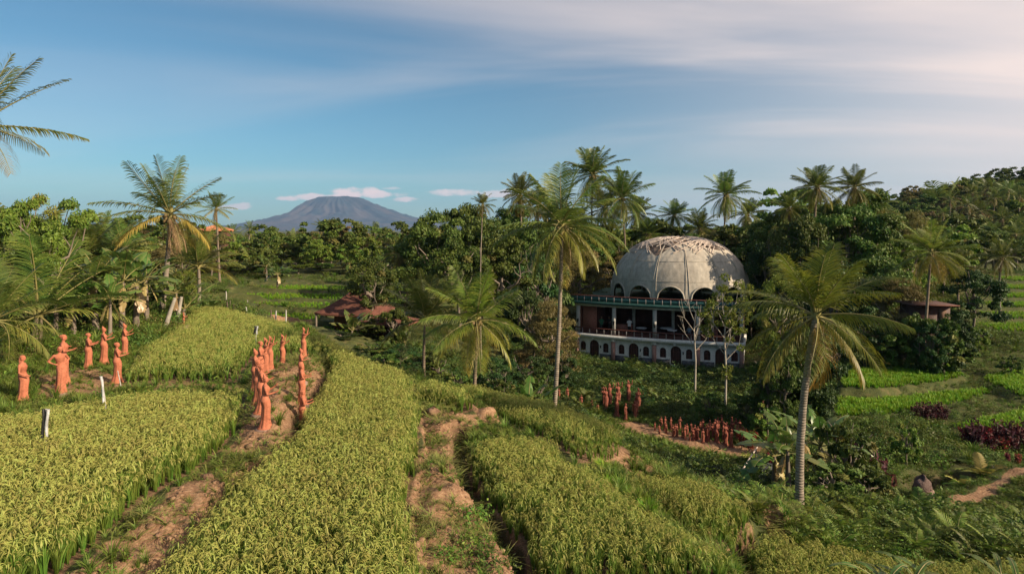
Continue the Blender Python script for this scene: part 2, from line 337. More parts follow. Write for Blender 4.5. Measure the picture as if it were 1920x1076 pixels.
# bright young rice terraces on the right
R1 = gz([(1575, 726), (1650, 731), (1700, 724), (1770, 715), (1806, 707)], -4.3)+gz([(1800, 680), (1740, 677), (1580, 684)], -3.9)
R2 = gz([(1560, 776), (1600, 780), (1680, 775), (1760, 764), (1830, 745), (1880, 728)], -4.8)+gz([(1885, 716), (1800, 722), (1700, 732), (1620, 738), (1570, 735)], -4.4)
R3 = gz([(1785, 797), (1850, 806), (1960, 810), (2000, 770)], -5.1)+gz([(1920, 756), (1860, 768), (1810, 778)], -4.7)
R4 = gz([(1840, 708), (1905, 738), (2000, 748), (2000, 694), (1890, 694)], -4.4)
TER += [(R1, -4.3, .4), (R2, -4.85, .4), (R3, -5.15, .4), (R4, -4.5, .4)]
RF = []
for i, (ya, yb, za) in enumerate([(56, 61, -3.25), (62, 66, -2.85), (67.5, 71.5, -2.4), (73, 77.5, -1.95), (79, 84, -1.5), (86, 93, -1.05)]):
    x0 = X(1810+i*6, yb); RF.append([(x0, ya+.6), (x0+4, ya), (x0+26, ya-1.5), (x0+30, yb-1), (x0+12, yb), (x0+1, yb+.3)]); TER.append((RF[-1], za, .4))
# far small terraces left of the hut
LF = []
for (a, b, c, d, z) in [(400, 620, 56.5, 60.5, -1.15), (430, 640, 62, 66, -.85), (470, 660, 68, 73, -.6), (520, 680, 44, 47.5, -1.6), (470, 600, 49, 54, -1.35)]:
    LF.append([(X(a, c), c+.4), (X((a+b)/2, c), c-.5), (X(b, c), c), (X(b, d), d), (X((a+b)/2, d), d+.6), (X(a, d), d)]); TER.append((LF[-1], z, .35))
# earth shapes
P_path = gz([(120, 1090), (260, 960), (330, 912), (400, 868), (446, 818), (458, 770), (455, 735), (480, 700), (540, 672), (596, 662), (612, 690), (596, 725), (560, 770), (548, 830), (500, 866), (440, 905), (400, 950), (310, 1050), (280, 1090)], .1)
MOUND = gz([(462, 800), (470, 740), (486, 700), (540, 676), (592, 664), (604, 690), (585, 728), (556, 768), (540, 820), (490, 845)], .2)
P_left = gz([(60, 700), (150, 690), (250, 712), (330, 718), (452, 722), (452, 730), (240, 732), (130, 750), (60, 742)], 0)
P_mid = gz([(780, 1090), (768, 1000), (775, 930), (795, 860), (792, 800), (778, 770), (800, 776), (880, 778), (915, 790), (860, 815), (858, 870), (880, 920), (950, 1010), (990, 1090)], -.6)
P_bank = gz([(870, 742), (905, 765), (945, 790), (925, 800), (890, 790), (868, 780)], -.9)
P_val = gz([(1150, 792), (1190, 790), (1300, 818), (1400, 838), (1470, 832), (1480, 850), (1440, 862), (1400, 858), (1300, 842), (1200, 812)], -6)
P_pond = gz([(1650, 930), (1700, 934), (1760, 937), (1830, 926), (1880, 908), (1930, 890), (1930, 905), (1880, 922), (1830, 940), (1760, 950), (1700, 948)], -5.2)
P_knoll = gz([(1425, 1000), (1440, 962), (1475, 955), (1510, 968), (1500, 985), (1470, 1000)], -2.4)
P_small = [gz([(1140, 850), (1200, 840), (1230, 862), (1220, 880), (1150, 872)], -1.7), gz([(1290, 1012), (1400, 1005), (1410, 1030), (1300, 1035)], -2.0), gz([(380, 868-290), (560, 868-290), (600, 600), (540, 603), (500, 592), (440, 585)], -.5),
           gz([(1440, 860), (1400, 910), (1440, 912), (1465, 862)], -5.9), gz([(1120, 905), (1165, 905), (1170, 940), (1135, 935)], -1.6)]
D_mid = gz([(300, 1090), (420, 950), (500, 872), (556, 826), (562, 790), (604, 734), (620, 695), (606, 664)], -.1)
D_right = gz([(862, 815), (862, 870), (885, 925), (950, 1010), (1000, 1090)], -.8)
D_low = gz([(1380, 1030), (1400, 1060), (1400, 1100)], -2.3)
POND = gz([(1680, 915), (1700, 885), (1760, 872), (1850, 880), (1860, 900), (1820, 922), (1760, 932), (1700, 930)], -5.4)
def height(x, y):
    h = base_h(x, y)
    for poly, z, sft in TER:
        p = np.asarray(poly); 
        m = (x > p[:, 0].min()-2) & (x < p[:, 0].max()+2) & (y > p[:, 1].min()-2) & (y < p[:, 1].max()+2)
        if not m.any(): continue
        if z is None: continue
        k = 1-sstep(0, sft, sdf(poly, x[m], y[m])+0.06*wob(x[m], y[m], .5))
        h[m] = h[m]*(1-k)+z*k
    nr = (y < 60) & (x > -40) & (x < 40)
    xs, ys = x[nr], y[nr]; hs = h[nr]
    hs += .40*(1-sstep(-1.0, .5, sdf(MOUND, xs, ys)))*(1+.2*wob(xs, ys, .6))
    hs += .14*(1-sstep(-.5, .4, sdf(P_path, xs, ys)))*(1+.6*wob(xs, ys, .5, 2))
    hs += .22*(1-sstep(-.6, .3, sdf(P_mid, xs, ys)))*(1+.6*wob(xs, ys, .6, 1))
    hs += .25*(1-sstep(-.5, .4, sdf(P_bank, xs, ys)))
    hs += .35*(1-sstep(-.4, .6, sdf(P_knoll, xs, ys)))*(1+.3*wob(xs, ys, .4))
    hs -= .35*(1-sstep(.05, .32, dist_line(D_mid, xs, ys, False)))
    hs -= .55*(1-sstep(.08, .34, dist_line(D_right, xs, ys, False)))
    hs -= .5*(1-sstep(.1, .4, dist_line(D_low, xs, ys, False)))
    hs -= 1.3*(1-sstep(-1.2, .2, sdf(POND, xs, ys)))
    rice = np.zeros(xs.shape)
    for p_, _z, _s in TER[:9]: rice = np.maximum(rice, 1-sstep(-.1, .2, sdf(p_, xs, ys)))
    hs += (1-rice)*(.07*wob(xs, ys, .35, 3)+.05*wob(xs, ys, .9, 5)+.03*wob(xs, ys, .13, 8))
    h[nr] = hs
    return h
def H1(x, y): return float(height(np.array([float(x)]), np.array([float(y)]))[0])
def axis(segs):
    o = [segs[0][0]]
    for a, b, s0, s1 in segs:
        x = a
        while x < b-1e-6:
            x += s0+(s1-s0)*(x-a)/(b-a); o.append(min(x, b))
    return np.unique(np.round(o, 4))
ax = axis([(-14, 14, .13, .13), (14, 45, .13, .6), (45, 130, .8, 4), (130, 1500, 8, 120), (1500, 15500, 200, 3000)])
ax = np.unique(np.concatenate([-ax[::-1], ax]))
ay = axis([(4, 8, .3, .14), (8, 30, .12, .18), (30, 60, .2, .5), (60, 130, .6, 3), (130, 1500, 6, 120), (1500, 16000, 200, 3000)])
ay = np.unique(np.concatenate([[-800, -200, -60, -30, -15, -8, -4, 0, 2], ay]))
gx, gy = np.meshgrid(ax, ay)
gh = height(gx.ravel(), gy.ravel())
def paint(x, y):
    """dirt (tint.x) and wet mud (tint.y)"""
    d = np.zeros(x.shape); m = np.zeros(x.shape)
    for p_ in [P_path, P_left, P_mid, P_bank, P_val, P_pond, P_knoll, MOUND]+P_small:
        d = np.maximum(d, 1-sstep(-.25, .3, sdf(p_, x, y)+.15*wob(x, y, .4, 4)))
    for l_ in (D_mid, D_right, D_low): m = np.maximum(m, 1-sstep(.1, .45, dist_line(l_, x, y, False)))
    for p_, z, s_ in TER[:9]: m = np.maximum(m, .6*(1-sstep(-.3, .1, sdf(p_, x, y)))); 
    for p_, z, s_ in TER[:9]: d = np.maximum(d, .8*(1-sstep(-.3, .25, sdf(p_, x, y))))
    m = np.maximum(m, 1-sstep(-.5, .2, sdf(POND, x, y)))
    return d, m
nr = (gx.ravel() > -40) & (gx.ravel() < 40) & (gy.ravel() < 60)
td = np.zeros(gx.size); tm = np.zeros(gx.size)
td[nr], tm[nr] = paint(gx.ravel()[nr], gy.ravel()[nr])
mb = MB(); ny, nx = gx.shape
ii = np.arange(ny*nx).reshape(ny, nx)
mb.add(np.stack([gx.ravel(), gy.ravel(), gh], 1), np.stack([ii[:-1, :-1], ii[:-1, 1:], ii[1:, 1:], ii[1:, :-1]], -1).reshape(-1, 4), 0, np.stack([td, tm], 1))
def groundmat():
    m = newmat('earth and low grass'); t = m.node_tree
    g = N(t, 'ShaderNodeNewGeometry'); at = N(t, 'ShaderNodeAttribute', attribute_name='tint'); sp = N(t, 'ShaderNodeSeparateColor'); L(t, at.outputs['Color'], sp.inputs[0])
    n1 = N(t, 'ShaderNodeTexNoise', i_Scale=1.3, i_Detail=7.0, i_Roughness=0.65); L(t, g.outputs['Position'], n1.inputs['Vector'])
    n2 = N(t, 'ShaderNodeTexNoise', i_Scale=9.0, i_Detail=5.0, i_Roughness=0.7); L(t, g.outputs['Position'], n2.inputs['Vector'])
    n3 = N(t, 'ShaderNodeTexNoise', i_Scale=0.25, i_Detail=4.0); L(t, g.outputs['Position'], n3.inputs['Vector'])
    grass = ramp(t, n1.outputs[0], [(0.3, (0.040, 0.052, 0.018)), (0.55, (0.085, 0.095, 0.028)), (0.75, (0.17, 0.13, 0.06))])
    dirt = ramp(t, n2.outputs[0], [(0.28, (0.13, 0.068, 0.034)), (0.5, (0.29, 0.165, 0.09)), (0.72, (0.44, 0.29, 0.17))])
    da = math_(t, 'ADD', sp.outputs[0], math_(t, 'MULTIPLY', math_(t, 'SUBTRACT', n1.outputs[0], 0.5), 1.3))
    fac = ramp(t, da, [(0.42, 0.0), (0.58, 1.0)])
    mx = N(t, 'ShaderNodeMixRGB'); L(t, fac.outputs[0], mx.inputs[0]); L(t, grass.outputs[0], mx.inputs[1]); L(t, dirt.outputs[0], mx.inputs[2])
    mw = N(t, 'ShaderNodeMixRGB'); L(t, math_(t, 'MULTIPLY', sp.outputs[1], 0.8), mw.inputs[0]); L(t, mx.outputs[0], mw.inputs[1]); mw.inputs[2].default_value = (0.075, 0.045, 0.028, 1)
    b = N(t, 'ShaderNodeBsdfPrincipled', i_Roughness=0.9); b.inputs['Specular IOR Level'].default_value = 0.2; L(t, mw.outputs[0], b.inputs['Base Color'])
    bp = N(t, 'ShaderNodeBump', i_Strength=0.9, i_Distance=0.06); L(t, n2.outputs[0], bp.inputs['Height']); L(t, bp.outputs[0], b.inputs['Normal'])
    o = N(t, 'ShaderNodeOutputMaterial'); L(t, b.outputs[0], o.inputs[0])
    return m
M['ground'] = groundmat()
put('ground', mb.mesh('ground', M['ground'], True), kind='structure', label='rolling earth and grass ground under the rice terraces')

# ------------------------------------------------------------ scatter of small plants as one object
def scatter_tree():
    g = bpy.data.node_groups.new('scatter', 'GeometryNodeTree')
    g.interface.new_socket('Geometry', in_out='INPUT', socket_type='NodeSocketGeometry')
    g.interface.new_socket('Collection', in_out='INPUT', socket_type='NodeSocketCollection')
    g.interface.new_socket('Geometry', in_out='OUTPUT', socket_type='NodeSocketGeometry')
    gi = g.nodes.new('NodeGroupInput'); go = g.nodes.new('NodeGroupOutput')
    ci = g.nodes.new('GeometryNodeCollectionInfo'); ci.inputs['Separate Children'].default_value = True; ci.inputs['Reset Children'].default_value = True
    g.links.new(gi.outputs[1], ci.inputs['Collection'])
    ip = g.nodes.new('GeometryNodeInstanceOnPoints'); ip.inputs['Pick Instance'].default_value = True
    g.links.new(gi.outputs[0], ip.inputs['Points']); g.links.new(ci.outputs[0], ip.inputs['Instance'])
    def na(nm, ty):
        n = g.nodes.new('GeometryNodeInputNamedAttribute'); n.data_type = ty; n.inputs[0].default_value = nm; return n.outputs[0]
    g.links.new(na('pick', 'INT'), ip.inputs['Instance Index'])
    g.links.new(na('rot', 'FLOAT_VECTOR'), ip.inputs['Rotation'])
    g.links.new(na('scl', 'FLOAT_VECTOR'), ip.inputs['Scale'])
    g.links.new(ip.outputs[0], go.inputs[0])
    return g
GN = scatter_tree()
PROTO = {}
def protos(key, meshes):
    c = bpy.data.collections.new(key)
    for i, me in enumerate(meshes):
        c.objects.link(bpy.data.objects.new(key+'_%02d' % i, me))
    PROTO[key] = (c, len(meshes))
def scatter(name, key, P, scl, tilt=0.08, zs=None, **p):
    P = np.asarray(P, np.float32); n = len(P)
    me = bpy.data.meshes.new(name); me.vertices.add(n); me.vertices.foreach_set('co', P.ravel())
    c, k = PROTO[key]
    a = me.attributes.new('pick', 'INT', 'POINT'); a.data.foreach_set('value', rng.integers(0, k, n).astype(np.int32))
    r = np.stack([rng.normal(0, tilt, n), rng.normal(0, tilt, n), rng.uniform(0, 2*pi, n)], 1).astype(np.float32)
    a = me.attributes.new('rot', 'FLOAT_VECTOR', 'POINT'); a.data.foreach_set('vector', r.ravel())
    s = np.broadcast_to(np.asarray(scl, float), (n,))[:, None]*np.ones(3)
    if zs is not None: s = s.copy(); s[:, 2] *= zs
    a = me.attributes.new('scl', 'FLOAT_VECTOR', 'POINT'); a.data.foreach_set('vector', s.astype(np.float32).ravel())
    o = put(name, me, **p); o['kind'] = 'stuff'
    md = o.modifiers.new('scatter', 'NODES'); md.node_group = GN; md['Socket_1'] = c
    return o
def grid_pts(poly, s, jit=0.35, inset=0.0, rows=0.0):
    p = np.asarray(poly); c, sn = cos(rows), sin(rows)
    q = p@np.array([[c, -sn], [sn, c]]); lo = q.min(0); hi = q.max(0)
    a, b = np.meshgrid(np.arange(lo[0], hi[0], s), np.arange(lo[1], hi[1], s)); a = a.ravel(); b = b.ravel()
    a = a+rng.normal(0, jit*s, a.size); b = b+rng.normal(0, jit*s, a.size)
    x = a*c-b*sn; y = a*sn+b*c
    k = sdf(poly, x, y)+.12*wob(x, y, .45, 6) < -inset
    x, y = x[k], y[k]
    # only what the lens could plausibly see
    k = (y > 6) & (np.abs(x) < y*.95+3)
    return x[k], y[k]
def rice_clump(nb, np_, h, spread, w, mat=0, yl=.25):
    mb = MB()
    for i in range(nb):
        a = rng.uniform(0, 2*pi); hh = h*rng.uniform(.62, 1.0); out = spread*rng.uniform(.3, 1.0); r0 = rng.uniform(0, .05)
        d = np.array([cos(a), sin(a), 0]); s = np.array([-sin(a+rng.normal(0, .5)), cos(a), 0])
        t = np.array([0, .4, .75, 1.0])
        P = np.outer(r0+out*t**2.2, d); P[:, 2] = hh*(t-.22*t**4*rng.uniform(.3, 1.6))
        ww = w*np.array([.8, 1, .75, .12])
        V = np.concatenate([P-np.outer(ww, s), P+np.outer(ww, s)])
        k = rng.uniform(.0, 1); yy = np.clip(rng.normal(yl, .2), 0, 1)
        tt = np.stack([np.tile(.1+.9*t*k, 2), np.tile(yy*t**2, 2)], 1)
        mb.add(V, [(0, 4, 5, 1), (1, 5, 6, 2), (2, 6, 7, 3)], mat, tt)
    for i in range(np_):
        a = rng.uniform(0, 2*pi); d = np.array([cos(a), sin(a), 0]); s = np.array([-sin(a), cos(a), .0])
        z0 = h*rng.uniform(.80, .98); r = spread*rng.uniform(.2, .7); ln = rng.uniform(.10, .19)
        t = np.linspace(0, 1, 5); P = np.outer(r+ln*(t**.9)*.8, d); P[:, 2] = z0+ln*(.75*t-1.35*t*t)
        ww = .0085*np.array([.4, 1.0, 1.2, 1.0, .3])
        up = np.array([0, 0, 1.0])
        for sd in (s, up):
            V = np.concatenate([P-np.outer(ww, sd), P+np.outer(ww, sd)])
            tt = np.stack([np.full(10, rng.uniform(.6, 1)), np.full(10, rng.uniform(.55, 1))], 1)
            mb.add(V, [(j, 5+j, 6+j, j+1) for j in range(4)], mat, tt)
    return mb
protos('rice_clump', [rice_clump(42, 10, .84, .17, .0068).mesh('rice', M['rice']) for _ in range(6)])
protos('far_rice_clump', [rice_clump(22, 8, .84, .26, .014, yl=.3).mesh('rice', M['rice']) for _ in range(4)])
protos('young_rice', [rice_clump(22, 0, .42, .16, .012, yl=.05).mesh('rice', M['rice_young']) for _ in range(4)])
def rice(poly, z, s, key, label, hs=1.0, gap=0.03, near=None):
    x, y = grid_pts(poly, s, .3, .08, rng.uniform(0, 1.5))
    keep = rng.uniform(0, 1, x.size) > gap
    x, y = x[keep], y[keep]
    zz = height(x, y)-.02
    ed = -sdf(poly, x, y); scl = hs*(.62+.38*sstep(0, .7, ed+rng.normal(0, .15, x.size)))*(1+.07*wob(x, y, 2.2, 3)+rng.normal(0, .06, x.size))
    scatter('rice_crop', key, np.stack([x, y, zz], 1), scl, .09, label=label, category='rice crop')
rice(F_left, 0, .165, 'rice_clump', 'ripening rice in the near left field below the standing clay statues', 1.0)
rice(F_back, 0, .25, 'far_rice_clump', 'yellow green rice field running back from the left statues to the fence posts', .85)
rice(F_join, 0, .25, 'far_rice_clump', 'rice behind the statue mound joining the two big fields', .85)
rice(F_mid, 0, .165, 'rice_clump', 'wide ripening rice field between the statue mound and the middle dirt path', .95)
rice(F_strip, 0, .19, 'rice_clump', 'small rice patch at the head of the middle dirt path', 1.05)
rice(F_ridge, 0, .18, 'rice_clump', 'narrow rice terrace along the ridge edge above the valley', .78)
rice(F_right, 0, .165, 'rice_clump', 'ripening rice field right of the deep dark ditch', .9)
rice(F_low, 0, .165, 'rice_clump', 'greener rice patch on the lower step beside the leaning palm knoll', .9)
rice(F_front, 0, .165, 'rice_clump', 'rice field in the bottom right corner in front of the ferns', .9)
for i, (p_, z, lb) in enumerate([(R1, 0, 'bright green young rice on the highest of the three near right terraces'), (R2, 0, 'bright green young rice on the long middle right terrace'), (R3, 0, 'bright green young rice on the lowest right terrace above red leaved plants'), (R4, 0, 'small patch of bright young rice at the right edge')]):
    rice(p_, z, .19, 'young_rice', lb, 1.2)
far = np.concatenate([np.stack(grid_pts(p_, .42), 1) for p_ in RF])
scatter('rice_crop', 'young_rice', np.column_stack([far, height(far[:, 0], far[:, 1])]), 1.25, .1, label='bright young rice on the small far terraces at the right edge', category='rice crop')
far = np.concatenate([np.stack(grid_pts(p_, .4), 1) for p_ in LF])
scatter('rice_crop', 'young_rice', np.column_stack([far, height(far[:, 0], far[:, 1])]), 1.0, .1, label='green paddies on the small far terraces left of the red roofed hut', category='rice crop')
# ------------------------------------------------------------ plant builders (unit meshes shared by many plants)
def frond(mb, az, el, Ln, droop, lf, wid, nst=30, yellow=0.0, side=0.0, mat=0, rmat=1, hang=0.5, r0=0.035, twist=0.0):
    """one palm frond from the origin; lf leaflet length"""
    k = 14; t = np.linspace(0, 1, k)
    e = el-droop*t**1.25; a = az+side*t
    d = np.stack([np.cos(e)*np.cos(a), np.cos(e)*np.sin(a), np.sin(e)], 1)
    P = np.concatenate([[[0, 0, 0]], np.cumsum((d[1:]+d[:-1])/2, 0)*Ln/(k-1)])
    tube(mb, P, r0*(1-.88*t), 5, rmat, .5, cap=False)
    ts = np.linspace(.14, .99, nst)
    Pi = np.stack([np.interp(ts, t, P[:, j]) for j in range(3)], 1); D = np.stack([np.interp(ts, t, d[:, j]) for j in range(3)], 1)
    D /= np.linalg.norm(D, axis=1)[:, None]
    sv = np.cross(D, [0, 0, 1.0]); sv /= np.linalg.norm(sv, axis=1)[:, None]+1e-6
    up = np.cross(sv, D)
    for s in (-1, 1):
        ll = lf*np.clip(np.sin(pi*(.16+.80*ts))**.6, .15, 1)*rng.uniform(.82, 1.1, nst)
        tw = twist+rng.normal(0, .12, nst)
        dr = s*sv*np.cos(tw)[:, None]*.86+D*(.42+.45*ts[:, None])+up*(.16+np.sin(tw)[:, None]*.5)
        dr /= np.linalg.norm(dr, axis=1)[:, None]
        g = np.array([0, 0, -1.0])
        d2 = dr+g*(hang*rng.uniform(.6, 1.3, nst))[:, None]; d2 /= np.linalg.norm(d2, axis=1)[:, None]
        d3 = d2+g*(hang*rng.uniform(.8, 1.8, nst))[:, None]; d3 /= np.linalg.norm(d3, axis=1)[:, None]
        p0 = Pi; p1 = p0+dr*(ll*.35)[:, None]; p2 = p1+d2*(ll*.35)[:, None]; p3 = p2+d3*(ll*.33)[:, None]
        wv = np.cross(dr, up); wv /= np.linalg.norm(wv, axis=1)[:, None]+1e-6
        wv = np.where((np.abs(wv[:, 2:3]) > 2), wv, D*.8+up*.3)
        w_ = wid*rng.uniform(.8, 1.2, nst)[:, None]
        V = np.stack([p0-wv*w_*.5, p0+wv*w_*.5, p1-wv*w_, p1+wv*w_, p2-wv*w_*.8, p2+wv*w_*.8, p3-wv*w_*.12, p3+wv*w_*.12], 1).reshape(-1, 3)
        b = np.arange(nst)[:, None]*8
        F = np.concatenate([b+np.array([[0, 1, 3, 2]]), b+np.array([[2, 3, 5, 4]]), b+np.array([[4, 5, 7, 6]])])
        tx = np.repeat(np.clip(rng.normal(.5, .22, nst), 0, 1), 8)+np.tile([-.1, -.1, 0, 0, .1, .1, .2, .2], nst)
        ty = np.clip(np.repeat(np.clip(yellow+rng.normal(0, .08, nst), 0, 1), 8)+np.tile([0, 0, 0, 0, .05, .05, .22, .22], nst), 0, 1)
        mb.add(V, F, mat, np.stack([np.clip(tx, 0, 1), ty], 1))
def palm_crown(n=26, mats='palm', lf=.26, wid=.013, low=-.75, high=1.45, ydead=3, yl=.2, nst=34, hang=.5, droop=(0.7, 1.5)):
    """crown with fronds of length about 1"""
    mb = MB()
    for i in range(n):
        q = (i+.5)/n                                    # 0 youngest (upright) .. 1 oldest
        el = high-(high-low)*q**.95+rng.normal(0, .09)
        az = i*2.39996+rng.normal(0, .15)
        Ln = (.86+.14*min(1, q*3))*rng.uniform(.88, 1.1)*(1 if q < .85 else .9)
        dr = (droop[0]+(droop[1]-droop[0])*rng.uniform(.2, 1))*(.22+.78*q)
        y = max(0, (q-.62)/.38)**1.3*yl*rng.uniform(.5, 2.4)
        frond(mb, az, el, Ln, dr, lf, wid, nst, min(y, 1), rng.normal(0, .25), 0, 1, hang*rng.uniform(.7, 1.4)*(.5+q), .012, twist=rng.normal(0, .25))
    for i in range(ydead):
        frond(mb, rng.uniform(0, 2*pi), -1.0-rng.uniform(0, .35), .62, .5, lf*.7, wid, 20, .8, 0, 2, 1, 1.2, .01)
    for i in range(7):                                   # sheath fibre at the hub
        a = rng.uniform(0, 2*pi); tube(mb, [(0, 0, -.06), (.03*cos(a), .03*sin(a), .03), (.05*cos(a), .05*sin(a), .12)], [.03, .026, .012], 5, 1)
    return mb.mesh('crown', [M[mats], M['rachis'], M['dead']])
def coconuts():
    mb = MB()
    for i in range(11):
        a = rng.uniform(0, 2*pi); r = rng.uniform(.04, .085); c = np.array([r*cos(a), r*sin(a), -rng.uniform(.02, .11)])
        u = np.linspace(0, pi, 5); V = []; q = .03*rng.uniform(.8, 1.1)
        for uu in u: V += [c+q*np.array([sin(uu)*cos(b), sin(uu)*sin(b), 1.2*cos(uu)]) for b in np.arange(6)*pi/3]
        mb.add(V, [(r_*6+j, r_*6+(j+1) % 6, r_*6+6+(j+1) % 6, r_*6+6+j) for r_ in range(4) for j in range(6)], 0)
    return mb.mesh('coconuts', M['coconut'], True)
def trunk_mesh(bx, by, r0, r1, mat, flare=1.7, n=12, rings=26, lean=1.0):
    mb = MB(); t = np.linspace(0, 1, rings)
    P = np.stack([bx*t**lean+.006*np.sin(t*21), by*t**lean+.006*np.cos(t*17), t*1.0-.012], 1)
    r = (r1+(r0-r1)*(1-t)**.8)*(1+.05*np.sin(np.arange(rings)*2.9)); r[0] *= flare; r[1] *= 1+(flare-1)*.45
    tube(mb, P, r, n, 0, .5, jitter=.03)
    return mb.mesh('trunk', mat, True)
def trunkmat(name, a, b):
    m = newmat(name); t = m.node_tree
    g = N(t, 'ShaderNodeNewGeometry'); mp = N(t, 'ShaderNodeMapping'); L(t, g.outputs['Position'], mp.inputs[0]); mp.inputs['Scale'].default_value = (1, 1, 4)
    n = N(t, 'ShaderNodeTexNoise', i_Scale=2.5, i_Detail=6.0, i_Roughness=0.7); L(t, mp.outputs[0], n.inputs['Vector'])
    wv = N(t, 'ShaderNodeTexWave', bands_direction='Z', i_Scale=3.6, i_Distortion=3.5, i_Detail=3.0); L(t, g.outputs['Position'], wv.inputs['Vector'])
    r = ramp(t, n.outputs[0], [(0.3, a), (0.7, b)])
    mu = N(t, 'ShaderNodeMixRGB', blend_type='MULTIPLY', i_Fac=0.28); L(t, r.outputs[0], mu.inputs[1]); L(t, ramp(t, wv.outputs[0], [(0.0, 0.45), (0.3, 1.0)]).outputs[0], mu.inputs[2])
    bs = N(t, 'ShaderNodeBsdfPrincipled', i_Roughness=0.9); L(t, mu.outputs[0], bs.inputs['Base Color'])
    bp = N(t, 'ShaderNodeBump', i_Strength=0.6, i_Distance=0.03); L(t, wv.outputs[0], bp.inputs['Height']); L(t, bp.outputs[0], bs.inputs['Normal'])
    o = N(t, 'ShaderNodeOutputMaterial'); L(t, bs.outputs[0], o.inputs[0]); return m
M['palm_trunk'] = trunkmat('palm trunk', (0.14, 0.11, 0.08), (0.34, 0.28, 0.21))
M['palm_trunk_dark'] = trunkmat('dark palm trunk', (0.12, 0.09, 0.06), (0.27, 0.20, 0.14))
CROWN = {'full': [palm_crown(27, 'palm', .28, .0078, nst=44, yl=.4, low=-.95) for _ in range(4)],
         'bright': [palm_crown(22, 'palm_bright', .30, .0062, low=-.85, yl=.6, nst=54, ydead=1, hang=.5) for _ in range(2)],
         'young': [palm_crown(20, 'palm', .29, .0066, low=-.35, high=1.5, yl=.35, nst=46, ydead=0, droop=(.45, 1.25)) for _ in range(2)],
         'ragged': [palm_crown(20, 'palm', .25, .008, low=-.5, high=1.5, yl=.75, nst=34, ydead=7, droop=(.3, 1.0)) for _ in range(2)],
         'skyline': [palm_crown(30, 'palm', .27, .0105, nst=38, yl=.35, low=-.95, ydead=3) for _ in range(4)],
         'far': [palm_crown(17, 'palm', .30, .017, nst=18, yl=.3, ydead=2, droop=(.8, 1.9)) for _ in range(4)]}
NUTS = [coconuts() for _ in range(2)]
TR = {}
for i, (bx, by) in enumerate([(0, 0), (.05, .01), (-.05, .02), (.03, -.03), (-.02, -.02)]):
    TR[i] = trunk_mesh(bx, by, 1.0, .62, M['palm_trunk'], 1.6), trunk_mesh(bx, by, 1.0, .62, M['palm_trunk_dark'], 1.6), (bx, by)
def unit_trunk(i, dark, h, r):
    """trunk scaled to height h, radius r: the bend is in x,y so scale those separately"""
    me = MB(); bx, by = TR[i][2]; t = np.linspace(0, 1, 22)
    P = np.stack([bx*h*t**1.6+.01*h*.3*np.sin(t*9+i), by*h*t**1.6+.004*h*np.cos(t*7), t*(h+.1)-.1], 1)
    rr = r*(.62+.38*(1-t)**.8)*(1+.05*np.sin(np.arange(22)*2.9)); rr[0] *= 1.7; rr[1] *= 1.25
    tube(me, P, rr, 10, 0, .5, jitter=.03)
    return me.mesh('trunk', M['palm_trunk_dark' if dark else 'palm_trunk'], True), (P[-1][0], P[-1][1], h)
pc = [0]
def palm(hx, hy, Y, fl, kind, label, group=None, bx=None, th=None, dark=False, r=.13, rz=None, nuts=True, base=None, cat='palm tree', top=None):
    """hub seen at column hx, row hy at distance Y, frond length fl pixels; bx base column"""
    if 1040 < hx < 1420 and 50 < Y < 95: Y = 84+(Y-50)*.4
    pc[0] += 1; hubx = X(hx, Y); hubz = Z(hy, Y)
    bxx = X(bx, Y) if bx is not None else hubx+rng.normal(0, .3)
    gz_ = H1(bxx, Y)-.05; h = max(hubz-gz_, .3)
    t = thing('palm_tree', label, cat, (bxx, Y, gz_), 0, group)
    me = MB(); tt = np.linspace(0, 1, 26); ox = hubx-bxx
    P = np.stack([ox*tt**.8 if abs(ox) > .6 else ox*tt**1.3, .02*h*np.sin(tt*3), tt*(h+.12)-.12], 1)
    P[:, 0] += .012*h*np.sin(tt*pi*1.0)*(1 if pc[0] % 2 else -1)
    rr = r*(.6+.4*(1-tt)**.8)*(1+.045*np.sin(np.arange(26)*2.9)); rr[0] *= 1.75; rr[1] *= 1.3; rr[2] *= 1.1
    tube(me, P, rr, 12, 0, .5, jitter=.03)
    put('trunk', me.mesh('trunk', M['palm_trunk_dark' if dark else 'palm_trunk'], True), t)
    s = fl*Y/FP; hp = (P[-1][0], P[-1][1], h)
    m = CROWN[kind][pc[0] % len(CROWN[kind])]
    cr_ = put('crown', m, t, hp, pc[0]*2.2 if rz is None else rz, (s*rng.uniform(.92, 1.1), s*rng.uniform(.9, 1.08), s*rng.uniform(.92, 1.08))); cr_.rotation_euler[0] = rng.normal(0, .1); cr_.rotation_euler[1] = rng.normal(0, .1)
    if nuts: put('coconuts', NUTS[pc[0] % 2], t, hp, rng.uniform(0, 6), s*1.15)
    return t
